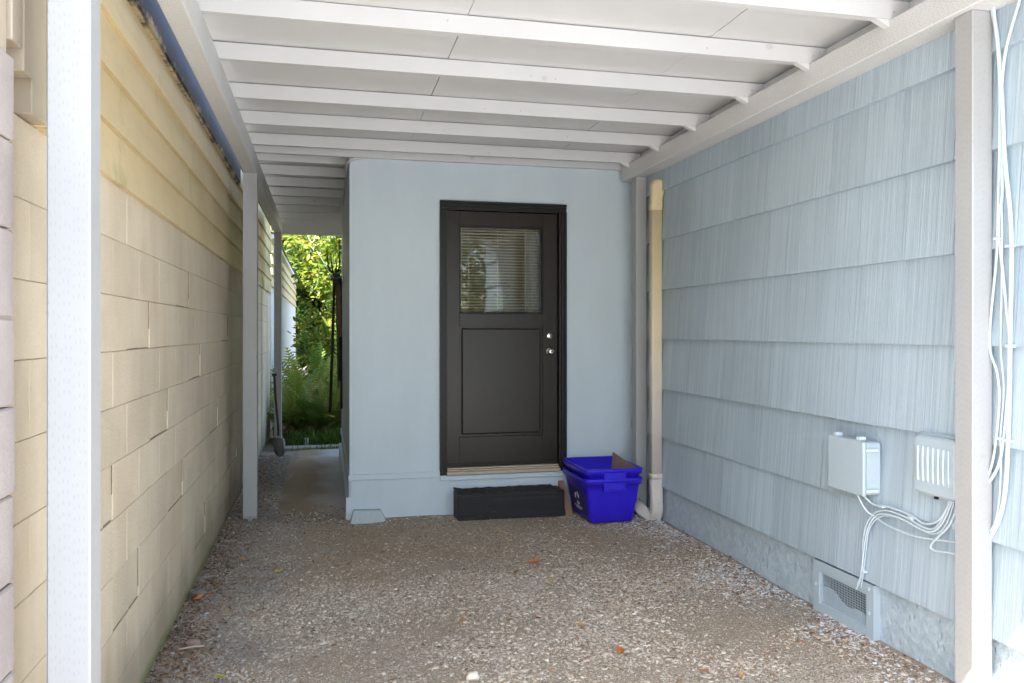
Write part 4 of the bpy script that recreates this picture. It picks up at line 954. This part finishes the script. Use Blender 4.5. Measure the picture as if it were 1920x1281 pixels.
# ------------------------------------------------------------------ fallen leaves and loose bits
def gzz(x, y): return float(gz(np.array([x]), np.array([y]))[0])
LC = {'orange': m_dead('orange_dead_leaf', (.50, .155, .03)), 'brown': m_dead('brown_dead_leaf', (.26, .12, .05)), 'yellow': m_dead('yellow_dead_leaf', (.55, .36, .07)), 'red': m_dead('red_dead_leaf', (.26, .015, .02)), 'tan': m_dead('tan_dead_leaf', (.46, .30, .15)), 'green': m_dead('yellow_green_leaf', (.40, .38, .05))}
LV = [(-.674, 4.681, .055, 'orange', 'largest bright orange leaf against the block wall'), (-.62, 4.749, .028, 'orange', 'small orange leaf right of the grey rock at the block wall'), (-.489, 4.419, .026, 'yellow', 'small golden leaf on gravel nearer than the big orange leaf'),
      (-.509, 5.457, .050, 'tan', 'tan leaf on gravel farthest along the block wall'), (-.28, 5.168, .042, 'yellow', 'pale yellow leaf on gravel out from the block wall'), (-.423, 4.985, .040, 'tan', 'tan leaf between the pale yellow leaf and the block wall'),
      (.383, 5.426, .040, 'brown', 'dark red brown leaf on gravel ahead of the corner footing'), (.037, 5.341, .026, 'orange', 'small orange leaf on gravel at the mouth of the passage'), (.699, 4.092, .026, 'orange', 'small orange leaf alone in the middle foreground gravel'),
      (-.435, 3.636, .040, 'green', 'yellow green leaf at the bottom left of the gravel'), (1.316, 4.992, .062, 'orange', 'curled orange leaf on gravel ahead of the step'), (1.15, 4.798, .040, 'brown', 'narrow brown leaf left of the curled orange leaf'),
      (1.309, 4.589, .040, 'yellow', 'yellow leaf on gravel nearer than the curled orange leaf'), (1.082, 4.018, .022, 'red', 'tiny dark red petal on the foreground gravel'), (1.269, 3.859, .050, 'tan', 'pale tan leaf on gravel right of the red petal'),
      (1.342, 3.511, .060, 'orange', 'long orange leaf in the centre right foreground'), (1.615, 3.221, .034, 'brown', 'small brown leaf at the bottom edge right of centre'), (2.388, 4.147, .030, 'orange', 'small orange leaf by the foundation beyond the vent'), (1.751, 3.134, .040, 'tan', 'tan leaf at the bottom edge farther right')]
for (x, y, s_, c, l) in LV:
    rt = random.uniform(0, 6.28); m = MB(); top = []; n = 9
    for i in range(n):
        t = i/(n - 1); w_ = s_*.30*math.sin(math.pi*t**.8)*random.uniform(.75, 1.15) + .0008; z = .010 + s_*.22*(2*t - 1)**2*random.uniform(.8, 1.2)
        top.append([((t - .5)*s_*1.5, -w_, z + w_*.7), ((t - .5)*s_*1.5, 0, z), ((t - .5)*s_*1.5, w_, z + w_*.5)])
    q = Matrix.Translation((x, y, gzz(x, y) + .004)) @ Matrix.Rotation(rt, 4, 'Z')
    rings = [[q @ Vector(p) for p in r_] + [q @ (Vector(p) - Vector((0, 0, .0009))) for p in r_[::-1]] for r_ in top]
    m.quadstrip(rings); tag(m.build('fallen_leaf', LC[c]), l, 'leaf', 'fallen leaves on the gravel')
def rock(x, y, r, sq, c, l, nm='rock'):
    bm = bmesh.new(); bmesh.ops.create_icosphere(bm, subdivisions=3, radius=1)
    for v in bm.verts:
        d = 1 + .35*mnoise.noise(v.co*1.3 + Vector((x*9, y*9, 0))) + .10*mnoise.noise(v.co*4 + Vector((x, y, 3))); v.co = v.co*d; v.co = Vector((v.co.x*r, v.co.y*r*.8, v.co.z*r*sq))
    me = bpy.data.meshes.new(nm); bm.to_mesh(me); bm.free(); me.polygons.foreach_set('use_smooth', [True]*len(me.polygons)); me.materials.append(m_plain(nm + '_surface', c, .85, 60, .25, .5, .004))
    o = bpy.data.objects.new(nm, me); col.objects.link(o); o.location = (x, y, gzz(x, y) + r*sq*.5); tag(o, l, 'rock')
rock(-.685, 4.775, .042, .7, (.17, .155, .145), 'rounded dark grey rock against the block wall by the orange leaves')
rock(-.614, 4.061, .038, .5, (.32, .22, .18), 'flat pinkish stone in the left foreground gravel')
rock(.624, 3.40, .030, .7, (.74, .66, .55), 'cream rock added for a sun spot at the bottom edge of the gravel')  # sun spot on the floor, put in as a cream coloured rock
tw_ = MB().tube(catmull([(-.66, 3.98, .02), (-.60, 3.985, .026), (-.55, 4.0, .02)], 4), .005, 6)
tag(tw_.build('twig', M['twig'], None, True), 'short pale stick on gravel nearer than the pinkish stone', 'stick')

# leaf litter and wood chips swept against the two walls
n = 1900; side_l = rng.uniform(0, 1, n) < .84
lx = np.where(side_l, -.735 + np.abs(rng.normal(0, .10, n)), 2.57 - np.abs(rng.normal(0, .13, n))); ly = rng.uniform(2.9, 6.3, n); ly = np.where(side_l & (rng.uniform(0, 1, n) < .35), rng.uniform(6.0, 9.6, n), ly)
P = np.stack([lx, ly, gz(lx, ly) + .008], 1); D = np.stack([rng.normal(0, 1, n), rng.normal(0, 1, n), rng.uniform(-.05, .35, n)], 1)
C = np.array([(.22, .13, .075), (.15, .10, .065), (.28, .18, .10), (.11, .085, .065), (.34, .19, .085)])[rng.integers(0, 5, n)]*rng.uniform(.7, 1.3, (n, 1)); L = rng.uniform(.008, .026, n)
tag(leafmesh('leaf_litter', P, D, L, L*.22, C, M['leaf'], None), 'brown leaf litter and chips gathered along the wall bases', 'litter', None, 'stuff')
